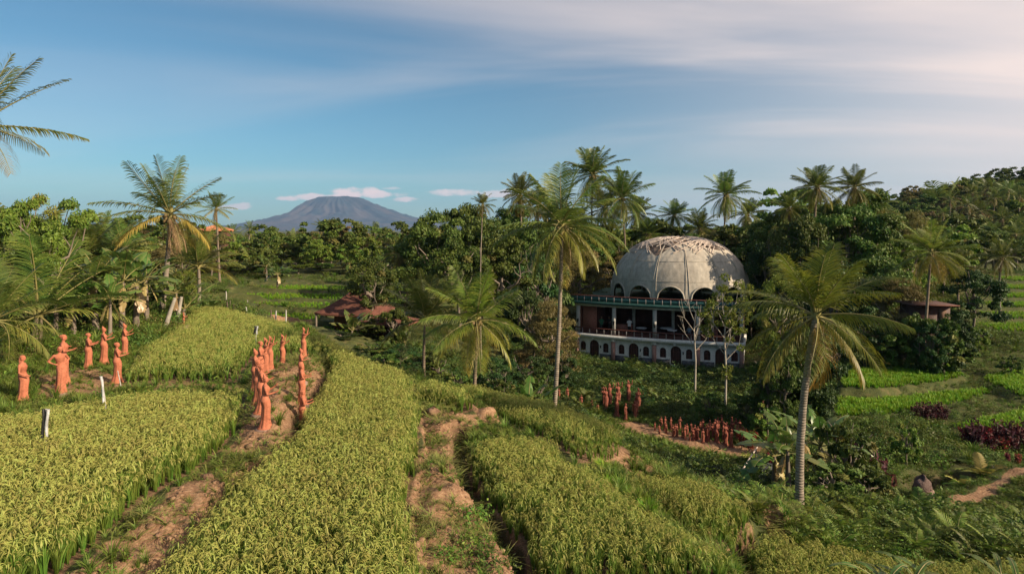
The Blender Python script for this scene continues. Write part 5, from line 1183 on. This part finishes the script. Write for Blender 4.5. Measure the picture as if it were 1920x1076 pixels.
bpart('terrace_floor', M['brown_wall'], (-HL+.05, HL-.05, -.15, 8.4, T1+.003, T1+.02))
bpart('side_wall', M['white_wall'], (-HL, -HL+.25, .3, 8.3, -.8, T0-.003), (HL-.25, HL, .3, 8.3, -.8, T0-.003))
bpart('ground_floor_back_wall', M['brown_wall'], (-HL+.3, HL-.3, 3.0, 3.2, -.8, T0-.004))
bpart('brick_wall', M['red_brick'], (-HL+.5, -HL+2.1, 1.2, 1.4, T1+.002, T2-.003), (-HL+.02, -HL+.25, 1.6, 8.2, T1+.002, T2-.003))
bpart('back_wall', M['brown_wall'], (-HL+2.1, HL-.1, 6.2, 6.4, T1+.002, T2-.003), (-HL+2.1, -HL+2.3, 1.4, 6.197, T1+.002, T2-.003))
bpart('right_wall', M['brown_wall'], (HL-.25, HL-.05, 2.5, 8.2, T1+.002, T2-.003))
bpart('inner_column', M['concrete'], (-2.9, -2.6, 3.2, 3.5, T1+.002, T2-.003)); bpart('inner_column', M['concrete'], (1.3, 1.6, 3.2, 3.5, T1+.002, T2-.003)); bpart('inner_column', M['concrete'], (5.3, 5.6, 3.2, 3.5, T1+.002, T2-.003))
bpart('beam', M['concrete'], (-HL-.1, HL+.1, .05, .5, T2, T3-.003)); bpart('deck', M['green_edge'], (-HL-.7, HL+.7, -.35, 15.5, T3, T4))
def railing(x0, x1, y, z0, z1, step, matr, matp, name, panel=None):
    r = MB(); box(r, x0, x1, y-.06, y+.06, z1-.09, z1, nx=24)
    o = part(name, r, matr)
    p_ = MB(); n = int((x1-x0)/step)
    for i in range(n+1):
        x = x0+(x1-x0)*i/n; box(p_, min(max(x-.035, x0), x1-.07), min(max(x-.035, x0), x1-.07)+.07, y-.03, y+.03, z0+.003, z1-.073)
    part('balusters', p_, matp, o)
    if panel is not None:
        q = MB(); box(q, x0+.04, x1-.04, y-.006, y+.006, z0+.05, z1-.15, nx=24); part('panel', q, panel, o)
railing(-HL+.05, HL-.05, -.25, T1, T1+.66, .78, M['rail_wood'], M['rail_post'], 'terrace_railing')
q = MB(); box(q, -HL+.1, HL-.1, -.26, -.25, T1+.3, T1+.33, nx=24); part('rail_wire', q, M['rail_wood'])
railing(-HL-.6, HL+.6, -.25, T4, T5, .8, M['rail_wood'], M['rail_post'], 'deck_railing', M['glassgreen'])
# dome
DA, DB, DH, DCX, DCY, DN = 7.75, 6.9, 6.9, 1.35, 8.0, 2.3
NL = 14; OPH = 1.7
def dome_pt(ph, z, off=0.0):
    q = max(0.0, 1-(min(z/DH, 1))**DN)**(1/DN)
    return (DCX+(DA+off)*q*cos(ph), DCY+(DB+off)*q*sin(ph), T4+z+off*.6*(z/DH))
def zb(ph):
    d = (ph/(2*pi)*NL) % 1.0; d = abs(d-.5)*2           # 0 centre of the arch, 1 leg
    w_ = .86
    return 0.02 if d > w_ else OPH*math.sqrt(1-(d/w_)**2)**.9+.02
def dome_sheet(off, top_fn, nph=280, nz=26, bot=zb):
    mb = MB(); V = []; F = []
    for i in range(nph):
        ph = 2*pi*i/nph; b = bot(ph); t_ = top_fn(ph)
        for j in range(nz+1):
            u = j/nz; a0 = math.asin(min(1, b/DH)); a1 = math.asin(min(1, t_/DH)); z = DH*sin(a0+(a1-a0)*u)
            p = dome_pt(ph, z, off); r_ = .03*sin(i*.9)*sin(j*.7); V.append((p[0], p[1], p[2]+r_*(0 < j < nz)))
    for i in range(nph):
        k_ = (i+1) % nph
        for j in range(nz): F.append((i*(nz+1)+j, k_*(nz+1)+j, k_*(nz+1)+j+1, i*(nz+1)+j+1))
    mb.add(V, F); return mb
def cover_top(ph):
    a = (ph+pi/2) % (2*pi); a = min(a, 2*pi-a)           # 0 at the front
    fr = ph-3*pi/2
    return DH*(.82+.045*sin(fr*2.2+.9)+.03*sin(fr*5)-.10*math.exp(-((fr+.28)/.14)**2))
dc = part('dome_cover', dome_sheet(0, cover_top), M['canvas'], smooth=True, b=False)
part('dome_lining', dome_sheet(-.22, lambda p: DH*.999), M['lining'], smooth=True, b=False)
rb = MB()
for i in range(NL):
    ph = 2*pi*i/NL
    for dp in (-.03, .03):
        P = [dome_pt(ph+dp*(1-z/DH), z, .03) for z in DH*np.sin(np.linspace(0, 1.25, 18))]; tube(rb, P, .032, 5)
    ap = np.linspace(-.86, .86, 15); P = [dome_pt(ph+pi/NL+a*pi/NL, OPH*math.sqrt(max(0, 1-(a/.86)**2))**.9+.02, .04) for a in ap]; tube(rb, P, .09, 6)
part('dome_ribs', rb, M['canvas'], dc, True, False)
for zf in (.32, .62):
    rg = MB(); P = [dome_pt(2*pi*i/96, DH*zf, .02) for i in range(97)]; tube(rg, P, .02, 4, cap=False); part('dome_ring', rg, M['canvas'], dc, True, False)
lt = MB()
for i in range(150):
    ph = rng.uniform(0, 2*pi); z0 = DH*rng.uniform(.72, .92); dph = rng.choice([-1, 1])*rng.uniform(.2, 1.2); z1 = DH*rng.uniform(.95, .999)
    P = [dome_pt(ph+dph*u, z0+(z1-z0)*u**.7, .06+.03*rng.uniform()) for u in np.linspace(0, 1, 7)]; tube(lt, P, .055, 5)
part('dome_lattice', lt, M['pole'], dc, True, False)
# people and furniture on the terrace
def on_b(u, v, z): c, s = cos(RZ), sin(RZ); return (MID[0]+u*c-v*s, MID[1]+u*s+v*c, BZ+z)
def table(u, v, lb, r=.55):
    mb = MB(); loft(mb, [(0, 0, .0, .25, .25, 0), (0, 0, .03, .25, .25, 0), (0, 0, .035, .04, .04, 0), (0, 0, .70, .04, .04, 0)], 14)
    t = thing('table', lb, 'table', on_b(u, v, T1), RZ)
    put('leg', mb.mesh('leg', M['dark_wood']), t); tp = MB(); loft(tp, [(0, 0, .702, r, r, 0), (0, 0, .74, r, r, 0)], 24); put('tabletop', tp.mesh('tabletop', M['cloth']), t)
table(-1.6, .75, 'white topped round table left of the middle terrace column'); table(.9, 1.6, 'white topped table just right of the middle terrace column', .7); table(1.6, .5, 'white table against the railing right of the middle column', .5); table(4.9, .9, 'white table beside the fourth terrace column')
cn = thing('bar_counter', 'reddish brown bar counter behind the second terrace column', 'counter', on_b(-3.6, 1.5, T1), RZ)
mb = MB(); box(mb, -.9, .9, -.3, .3, .003, .95); put('counter_front', mb.mesh('counter_front', M['red_brick']), cn); mb = MB(); box(mb, -.97, .97, -.38, .38, .953, 1.0); put('counter_top', mb.mesh('counter_top', M['dark_wood']), cn)
def person(u, v, shirt, trouser, lb, seat=False, rz=0.0):
    b = MB(); dz = -.42 if seat else 0
    loft(b, [(0, 0, .84+dz, .11, .16, 0), (0, 0, .98+dz, .10, .14, 0), (0, 0, 1.2+dz, .12, .17, 0), (0, 0, 1.36+dz, .10, .18, 0), (0, 0, 1.42+dz, .05, .06, 0), (0, 0, 1.5+dz, .05, .05, 0), (.01, 0, 1.54+dz, .08, .07, 0), (.02, 0, 1.62+dz, .095, .08, 0), (.01, 0, 1.70+dz, .08, .07, 0), (0, 0, 1.74+dz, .03, .03, 0)], 16)
    for s in (-1, 1):
        sh = np.array([0, s*.18, 1.36+dz]); E = sh+[.04, s*.07, -.28]; W = E+[.22, -s*.04, -.02]; tube(b, [sh, E, W], [.05, .04, .028], 8); hand(b, W, (1, 0, 0), s)
        h = np.array([0, s*.09, .88+dz])
        P = [h, h+[.40, 0, .0], h+[.42, 0, -.44], h+[.54, 0, -.45]] if seat else [h, h+[.02, 0, -.44], h+[0, 0, -.85], h+[.13, 0, -.86]]
        tube(b, P, [.085, .06, .04, .03], 8)
    me = remeshed(b, .016, 'body', M['skin']); t = thing('person', lb, 'person', on_b(u, v, T1), RZ+rz); put('body', me, t)
    c = MB(); loft(c, [(0, 0, .82+dz, .15, .19, 0), (0, 0, 1.0+dz, .135, .17, 0), (0, 0, 1.2+dz, .145, .195, 0), (0, 0, 1.37+dz, .12, .2, 0), (0, 0, 1.43+dz, .07, .09, 0)], 20)
    for s in (-1, 1): tube(c, [(0, s*.17, 1.37+dz), (.03, s*.235, 1.16+dz)], [.068, .062], 10)
    put('shirt', c.mesh('shirt', shirt, True), t); h = MB(); loft(h, [(-.02, 0, 1.60+dz, .095, .09, 0), (-.01, 0, 1.68+dz, .10, .09, 0), (0, 0, 1.75+dz, .06, .05, 0)], 14); put('hair', h.mesh('hair', M['black'], True), t)
    l_ = MB()
    for s in (-1, 1):
        P = [(0, s*.09, .88+dz), (.38, s*.09, .89+dz), (.42, s*.09, .52+dz)] if seat else [(0, s*.09, .9), (.02, s*.09, .45), (0, s*.09, .1)]
        tube(l_, P, [.1, .08, .065], 10)
    put('trousers', l_.mesh('trousers', trouser, True), t); return t
M['shirt_green'] = surf('green shirt', (.03, .12, .06), (.04, .16, .08), 5); M['shirt_red'] = surf('dull red shirt', (.22, .07, .05), (.28, .09, .06), 5); M['shirt_blue'] = surf('blue grey shirt', (.25, .32, .40), (.30, .38, .46), 5)
person(-2.9, .9, M['cloth'], M['black'], 'person in a white shirt standing at the bar on the terrace', rz=2.0)
person(-5.9, .8, M['shirt_green'], M['black'], 'person in a green shirt at the left end of the terrace', rz=-1.2); person(-5.2, 1.3, M['black'], M['black'], 'person in dark clothes beside the green shirted one', rz=-2.0)
person(3.3, .8, M['shirt_blue'], M['black'], 'seated person in a pale blue shirt behind the terrace railing', True, rz=-2.2); person(5.9, .8, M['shirt_red'], M['black'], 'seated person in a reddish shirt at the right end of the terrace', True, rz=-2.6)

# ------------------------------------------------------------ hut, far house, shed
def hip_roof(mb, hw, hd, zs, curve=1.0, n=10):
    """pagoda like concave roof; zs (eave, top)"""
    R_ = []
    for i in range(n+1):
        t = i/n; q = (1-t)**(1.0+curve) if curve > 0 else 1-t; R_.append((hw*max(q, .03), hd*max(q, .03), zs[0]+(zs[1]-zs[0])*t))
    V = []; K = 8
    for a, b, z in R_:
        for u in range(4*K):
            s_, r_ = divmod(u, K); f = r_/K*2-1; x, y = [(f*a, -b), (a, f*b), (-f*a, b), (-a, -f*b)][s_]
            V.append((x, y, z+.12*(abs(f)**3)*(1-(z-zs[0])/(zs[1]-zs[0]))))
    m = 4*K; F = [(i*m+j, i*m+(j+1) % m, (i+1)*m+(j+1) % m, (i+1)*m+j) for i in range(n) for j in range(m)]
    mb.add(V, F); mb.add([(v[0], v[1], v[2]-.12) for v in V[:m]]+V[:m], [(j, m+j, m+(j+1) % m, (j+1) % m) for j in range(m)]+[tuple(range(0))] if False else [(j, m+j, m+(j+1) % m, (j+1) % m) for j in range(m)])
    mb.add([(v[0], v[1], v[2]-.12) for v in V[:m]]+[(0, 0, zs[0]+.1)], [((j+1) % m, j, m) for j in range(m)])
HY_ = 48.0; hx_ = X(668, HY_); hz = H1(hx_, HY_)-.1
hut = thing('hut', 'small hut with a curved pointed red tiled roof under the round dark tree', 'hut', (hx_, HY_, hz), R(-12)); re = Z(583, HY_)-hz; rt = Z(532, HY_)-hz
mb = MB(); hip_roof(mb, 2.3, 2.3, (re, rt), .55); put('roof', mb.mesh('roof', M['tile']), hut)
mb = MB(); box(mb, -1.2, 1.6, -1.3, 1.5, 0, re+.08); put('wall', mb.mesh('wall', M['dark_wood']), hut)
for sx, sy in ((-2.2, -2.2), (2.2, -2.2), (-2.2, 2.2), (2.2, 2.2)):
    mb = MB(); box(mb, sx-.06, sx+.06, sy-.06, sy+.06, -.2, re-.02); put('post', mb.mesh('post', M['bark']), hut)
h2x = X(728, 45); h2z = H1(h2x, 45); ht2 = thing('hut', 'low red tiled roof building half hidden by plants right of the pointed hut', 'hut', (h2x, 45, h2z), R(-20)); a, b = Z(604, 45)-h2z, Z(583, 45)-h2z
mb = MB(); hip_roof(mb, 1.8, 1.5, (a, b), .15); put('roof', mb.mesh('roof', M['tile']), ht2); mb = MB(); box(mb, -1.2, 1.2, -1.0, 1.0, -.3, a+.05); put('wall', mb.mesh('wall', M['dark_wood']), ht2)
fx = X(404, 92); fz = H1(fx, 92); fh = thing('house', 'far house of which only the orange roof shows above the left trees', 'house', (fx, 92, fz), R(20)); a, b = Z(432, 92)-fz, Z(421, 92)-fz
M['orange_tile'] = surf('orange tiles', (.45, .16, .07), (.58, .24, .12), 2)
mb = MB(); hip_roof(mb, 2.4, 2.0, (a, b), .02); put('roof', mb.mesh('roof', M['orange_tile']), fh); mb = MB(); box(mb, -2, 2, -1.6, 1.6, 0, a+.05); put('wall', mb.mesh('wall', M['brown_wall']), fh)
M['earth_wall'] = surf('earth wall', (.12, .065, .04), (.2, .115, .07), 3)
sx = X(1748, 47.5); sz = H1(sx, 47.5)-.1; sd = thing('shed', 'low dark shed with a thin reddish roof edge left of the far terraces', 'shed', (sx, 47.5, sz), R(-6)); a = Z(572, 47.5)-sz
mb = MB(); box(mb, -1.3, 1.3, 0, 2.2, 0, a); put('wall', mb.mesh('wall', M['dark_wood']), sd); mb = MB(); box(mb, -1.8, 1.7, -.5, 2.6, a+.003, a+.06); put('roof', mb.mesh('roof', M['dark_wood']), sd); mb = MB(); box(mb, -1.8, 1.7, -.56, -.503, a-.01, a+.07); put('roof_edge', mb.mesh('roof_edge', M['tile']), sd)
mb = MB(); box(mb, .5, 1.0, -.06, -.003, a-1.3, a-.3); put('clay_panel', mb.mesh('clay_panel', M['earth_wall']), sd)
# ------------------------------------------------------------ posts, cloth strips, bridge, rocks
M['post_pale'] = surf('pale weathered post', (.36, .34, .30), (.55, .52, .46), 8, .9, .4); M['post_dark'] = surf('dark post', (.10, .07, .05), (.18, .13, .10), 8, .9, .4)
for i, (px, py, z, h, m_) in enumerate([(426, 584, .0, 12, 1), (431, 582, 0, 12, 1), (438, 586, 0, 11, 1), (462, 589, 0, 9, 0), (508, 604, -.3, 12, 1), (517, 607, -.3, 14, 0), (536, 609, -.3, 16, 0), (424, 566, -.4, 10, 0), (464, 568, -.5, 12, 0)]):
    x, y = G(px, py, z); g = H1(x, y); hh = h*y/FP+.35; mb = MB(); tube(mb, [(0, 0, -.2), (.01, .01, hh*.6), (rng.normal(0, .02), .0, hh)], [.055, .05, .045], 7, 0, .5)
    put('fence_post', mb.mesh('fence_post', M['post_pale' if not m_ else 'post_dark'], True), None, (x, y, g), label=['pale', 'dark'][m_]+' short wooden post at the far end of the left rice field', cat='post', group='posts at the far field edge')
def strip(px, top, bot, z, lean, cols, label, wpx=8, pole=True):
    x, y = G(px, bot, z+.75); g = H1(x, y); h = Z(top, y)-g; wd = wpx*y/FP
    t = thing('bird_scarer', label, 'bird scarer', (x, y, g))
    if pole: mb = MB(); tube(mb, [(0, 0, -.1), (lean*.5, 0, h*.55), (lean, 0, h)], .018, 6); put('pole', mb.mesh('pole', M['post_pale']), t)
    hb = Z(bot, y)-g
    for i, c in enumerate(cols):
        mb = MB(); n = 9; V = []
        for j in range(n):
            u = j/(n-1); zz_ = h+(hb-h)*u; cx = lean*zz_/h+(i-.5*(len(cols)-1))*wd*.85+.03*sin(u*5+i)
            V += [(cx-wd*.35, -.025+.02*sin(u*9), zz_), (cx+wd*.35, -.03+.02*cos(u*7+i), zz_), (cx, -.075-.015*sin(u*6), zz_)]
        F = []
        for j in range(n-1):
            for a_, b_ in ((0, 1), (1, 2), (2, 0)): F.append((j*3+a_, j*3+b_, j*3+3+b_, j*3+3+a_))
        mb.add(V, F); put('cloth_strip', mb.mesh('cloth_strip', c, True), t)
strip(203, 705, 754, 0, -.22, [M['rag']], 'thin leaning pale pole wrapped in white cloth right of the bare earth', 7)
strip(86, 766, 820, 0, .0, [M['black'], M['rag']], 'black and white cloth hung on a stick in the near left rice field', 9)
strip(480, 611, 626, 0, .0, [M['black'], M['rag']], 'small black and white cloth on a stick far back in the rice field', 5)
x, y = G(228, 728, 0); g = H1(x, y); mb = MB(); tube(mb, [(0, 0, 0), (-.22, .1, .72)], .018, 6); put('stick', mb.mesh('stick', M['post_pale']), None, (x, y, g), label='thin pale stick leaning against the corner clay statue', cat='stick')
x, y = G(280, 712, 0); mb = MB(); tube(mb, [(0, 0, 0), (.03, 0, .7), (-.02, 0, 1.35)], [.014, .01, .006], 5); put('stick', mb.mesh('stick', M['rachis']), None, (x, y, H1(x, y)), label='thin upright reed stick at the front edge of the back left rice field', cat='stick')
# bridge
b0 = G(1412, 905, -5.3); b1 = G(1438, 868, -5.5)
an = math.atan2(b1[1]-b0[1], b1[0]-b0[0]); ln = math.hypot(b1[0]-b0[0], b1[1]-b0[1])
br = thing('foot_bridge', 'small grey plank foot bridge with one bamboo handrail in the shaded hollow', 'bridge', (*b0, -5.45), an)
mb = MB()
for i in range(int(ln/.22)): box(mb, i*.22, i*.22+.2, -.5, .5, -.03, .03+.004*(i % 3))
put('planks', mb.mesh('planks', M['dark_stone']), br); mb = MB(); box(mb, 0, ln, -.45, -.33, -.2, -.033); box(mb, 0, ln, .33, .45, -.2, -.033); put('beams', mb.mesh('beams', M['bark']), br)
mb = MB(); tube(mb, [(-.3, .5, .55), (ln/2, .5, .62), (ln+.2, .5, .6)], .035, 7); put('handrail', mb.mesh('handrail', M['pole'], True), br)
mb = MB(); [box(mb, u-.03, u+.03, .47, .53, -.2, .56) for u in (.1, ln-.1)]; put('rail_posts', mb.mesh('rail_posts', M['bark']), br)
M['rock'] = surf('brown rock', (.085, .055, .045), (.19, .13, .11), 2.5, .9, .9, detail=8, bd=.06)
def rock(px, py, z, rx, rz_, label, mat='rock', group=None, sink=.15):
    x, y = G(px, py, z); mb = MB(); n = 22; V = []
    ph = rng.uniform(0, 6, 6)
    for i in range(13):
        t = pi*i/12
        for j in range(n):
            a = 2*pi*j/n; d = 1+.13*sin(2*a+ph[0]+t*2)+.09*sin(3*a+ph[1]-t*3)+.06*sin(5*a+ph[2]+t*4)+.05*cos(4*t+ph[3])+rng.normal(0, .015)
            V.append((rx*d*sin(t)*cos(a), rx*.85*d*sin(t)*sin(a), rz_*(1-sink)*.5+rz_*.5*d*cos(t)))
    mb.add(V, [(i*n+j, i*n+n+j, i*n+n+(j+1) % n, i*n+(j+1) % n) for i in range(12) for j in range(n)])
    put('rock', mb.mesh('rock', M[mat]), None, (x, y, H1(x, y)), label=label, cat='rock', group=group)
rock(1729, 934, -5.2, .38, 1.0, 'big upright brown rock beside the curved path'); rock(1744, 936, -5.2, .2, .4, 'smaller pale rock leaning against the big brown one', 'stone_base')
for i in range(16):
    a = 1745+i*7.5; rock(a, 904-4*sin((a-1745)/120*3)-3*(i % 2), -5.5, .16+.04*(i % 3), .3, 'dark stone in the wall of the pit', 'dark_stone', 'stones of the pit wall')
rock(352, 624, 0, .45, .5, 'brownish boulder beside the far clay statue at the field corner', 'stone_base')
# leaning trunks at the field corner
for px, py, tx, ty, lb in ((308, 618, 328, 560, 'thick leaning bare trunk at the field corner, left one'), (332, 606, 340, 560, 'upright bare trunk at the field corner, right one')):
    Yb = 6.2*FP/(py-HY); mb = MB(); tube(mb, [(0, 0, -.1), ((X(tx, Yb)-X(px, Yb))*.5, 0, (Z(ty, Yb))*.5), (X(tx, Yb)-X(px, Yb), 0, Z(ty, Yb))], [.16, .13, .10], 9, 0, .5, jitter=.05)
    put('bare_trunk', mb.mesh('bare_trunk', M['bark_pale'], True), None, (X(px, Yb), Yb, H1(X(px, Yb), Yb)), label=lb, cat='trunk')
# maize
def maize():
    st = MB(); tube(st, [(0, 0, -.1), (.01, .01, .8), (.0, .02, 1.5)], [.016, .014, .008], 6)
    lv = MB()
    for i in range(11):
        s_ = MB(); banana_leaf(s_, i*2.8+rng.normal(0, .3), 1.15-.03*i, .75, .045, 1.6, 0, 0); lv.merge(s_, Matrix.Translation((0, 0, .3+i*.11)))
    return st.mesh('stem', M['rachis']), lv.mesh('leaves', [M['banana'], M['rachis']])
MZ_ = [maize() for _ in range(3)]
for i, px in enumerate([1655, 1672, 1690, 1708, 1724, 1742, 1760, 1776, 1880, 1898, 1912]):
    Y = 11.5+.35*(i % 3); x = X(px, Y); g = H1(x, Y); s = (Z(1062+8*(i % 2), Y)-g)/1.65; t = thing('maize_plant', 'maize plant with long arching leaves at the bottom right edge', 'maize', (x, Y, g), i*1.3, 'maize plants at the bottom right', s); put('stem', MZ_[i % 3][0], t); put('leaves', MZ_[i % 3][1], t)
# ------------------------------------------------------------ slim trees in front of the building
def slim(px, base, top, Y, label, seed, kind):
    r2 = np.random.default_rng(seed); x = X(px, Y); g = H1(x, Y)-.1; h = Z(top, Y)-g; t = thing('slender_tree', label, 'tree', (x, Y, g)); tk = MB(); lf = MB()
    tube(tk, [(0, 0, 0), (.05, 0, h*.3), (-.05, .05, h*.55), (.06, 0, h*.72)], [.085, .07, .055, .035], 8)
    tips = []
    for i in range(9 if kind else 7):
        a = i*2.4; z0 = h*(.38+.04*i); b = np.array([0, 0, z0]); e = b+np.array([cos(a)*1.1, sin(a)*.9, h*.22+r2.uniform(0, .6)]); e[2] = min(e[2], h*.97)
        m_ = (b+e)/2+np.array([cos(a)*.3, sin(a)*.2, -.15]); tube(tk, [b, m_, e], [.035, .024, .012], 5, cap=False); tips.append(e)
        for j in range(3): f = m_+r2.normal(0, .35, 3)+[cos(a)*.4, 0, .7]; tube(tk, [m_, f], [.014, .008], 4, cap=False); tips.append(f)
    put('trunk', tk.mesh('trunk', M['bark_pale'], True), t)
    if kind:
        for e in tips+[np.array([.1, 0, h*.27]), np.array([-.1, 0, h*.3]), np.array([.2, 0, h*.33]), np.array([0, 0, h])]:
            n = 46; v = r2.standard_normal((n, 3)); v /= np.linalg.norm(v, axis=1)[:, None]; v[:, 2] = v[:, 2]*.6
            leaves(lf, e+v*.34, .17, .2, 0, np.stack([r2.uniform(0, 1, n), np.clip(r2.normal(.15, .2, n), 0, 1)], 1), .26, .5, bias=v*.2)
        put('crown', lf.mesh('crown', M['leaf_light']), t)
slim(1360, 750, 520, 41, 'slender tree with rosettes of pale leaves in front of the right half of the building', 3, True)
slim(1303, 700, 520, 46, 'leafless thin grey tree in front of the fourth terrace column', 8, False)
# ------------------------------------------------------------ volcano, hills, clouds, air
VY = 12000.0; vx = X(634, VY)
def ridged(x, y, s, seed):
    return np.abs(wob(x, y, s, seed))*.6+np.abs(wob(x, y, s*.45, seed+2))*.3+np.abs(wob(x, y, s*.2, seed+5))*.15
mb = MB(); na, nr_ = 260, 70; a = np.arange(na)*2*pi/na; rr = np.concatenate([[0], np.linspace(120, 3800, nr_)])
pr = np.interp(rr, [0, 330, 560, 820, 1130, 1600, 2100, 2850, 3800], [655, 665, 625, 490, 355, 225, 130, 45, -60])
V = []
for i, r_ in enumerate(rr):
    xx, yy2 = r_*np.cos(a), r_*np.sin(a); aw = a+.12*wob(xx, yy2, 420, 2)+.05*wob(xx, yy2, 160, 4); gul = .45*np.abs(np.sin(aw*8+1.1*np.sin(a*3)))+.3*np.abs(np.sin(aw*19+1.7*np.sin(a*5)))+.3*np.abs(wob(xx, yy2, 300, 7))+.2*np.abs(wob(xx, yy2, 110, 9))
    q = np.clip((r_-250)/500, 0, 1)*np.clip(1-r_/3200, 0, 1)
    asym = 1+.13*np.cos(a)*np.clip(r_/1200, 0, 1)
    z = np.interp(r_/asym, rr, pr)-gul*165*q+22*wob(xx, yy2, 130, 3)*np.clip(r_/300, 0, 1)*np.clip(1.6-r_/1000, .2, 1)
    V.append(np.stack([vx+r_*np.cos(a), VY+r_*np.sin(a), z], 1))
mb.add(np.concatenate(V), [(i*na+j, i*na+(j+1) % na, (i+1)*na+(j+1) % na, (i+1)*na+j) for i in range(nr_) for j in range(na)])
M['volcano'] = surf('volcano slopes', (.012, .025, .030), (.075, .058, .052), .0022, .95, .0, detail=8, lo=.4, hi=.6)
put('mountain', mb.mesh('mountain', M['volcano'], True), kind='structure', label='broad blue volcano with a cloud over its flat summit')
mb = MB(); xs_ = np.linspace(X(-300, 7000), X(2300, 7000), 300); ys_ = np.linspace(6200, 8400, 16); gx2, gy2 = np.meshgrid(xs_, ys_)
pxs = 960+gx2/7000*FP
hh = 60*np.exp(-((pxs-60)/150)**2)+52*np.exp(-((pxs-170)/60)**2)+42*np.exp(-((pxs-420)/60)**2)+30*np.exp(-((pxs-330)/90)**2)+20+60*np.exp(-((pxs-1700)/400)**2)
z2 = (hh*(1+.25*wob(gx2, gy2, 420, 1)))*np.exp(-((gy2-7200)/650)**2)-12
i2 = np.arange(gx2.size).reshape(gx2.shape); mb.add(np.stack([gx2.ravel(), gy2.ravel(), z2.ravel()], 1), np.stack([i2[:-1, :-1], i2[:-1, 1:], i2[1:, 1:], i2[1:, :-1]], -1).reshape(-1, 4))
put('hills', mb.mesh('hills', M['volcano'], True), kind='structure', label='low blue hills on the horizon')
# the air between here and the volcano
M['haze'] = newmat('haze'); t = M['haze'].node_tree
pv = N(t, 'ShaderNodeVolumePrincipled'); pv.inputs['Color'].default_value = (.38, .62, 1, 1); pv.inputs['Density'].default_value = 5e-5; pv.inputs['Anisotropy'].default_value = .1
oo = N(t, 'ShaderNodeOutputMaterial'); L(t, pv.outputs[0], oo.inputs['Volume'])
mb = MB(); box(mb, -16000, 16000, -1000, 16500, -120, 790)
put('haze', mb.mesh('haze', M['haze']), kind='stuff', label='thin blue haze in the air between the fields and the volcano', cat='haze')
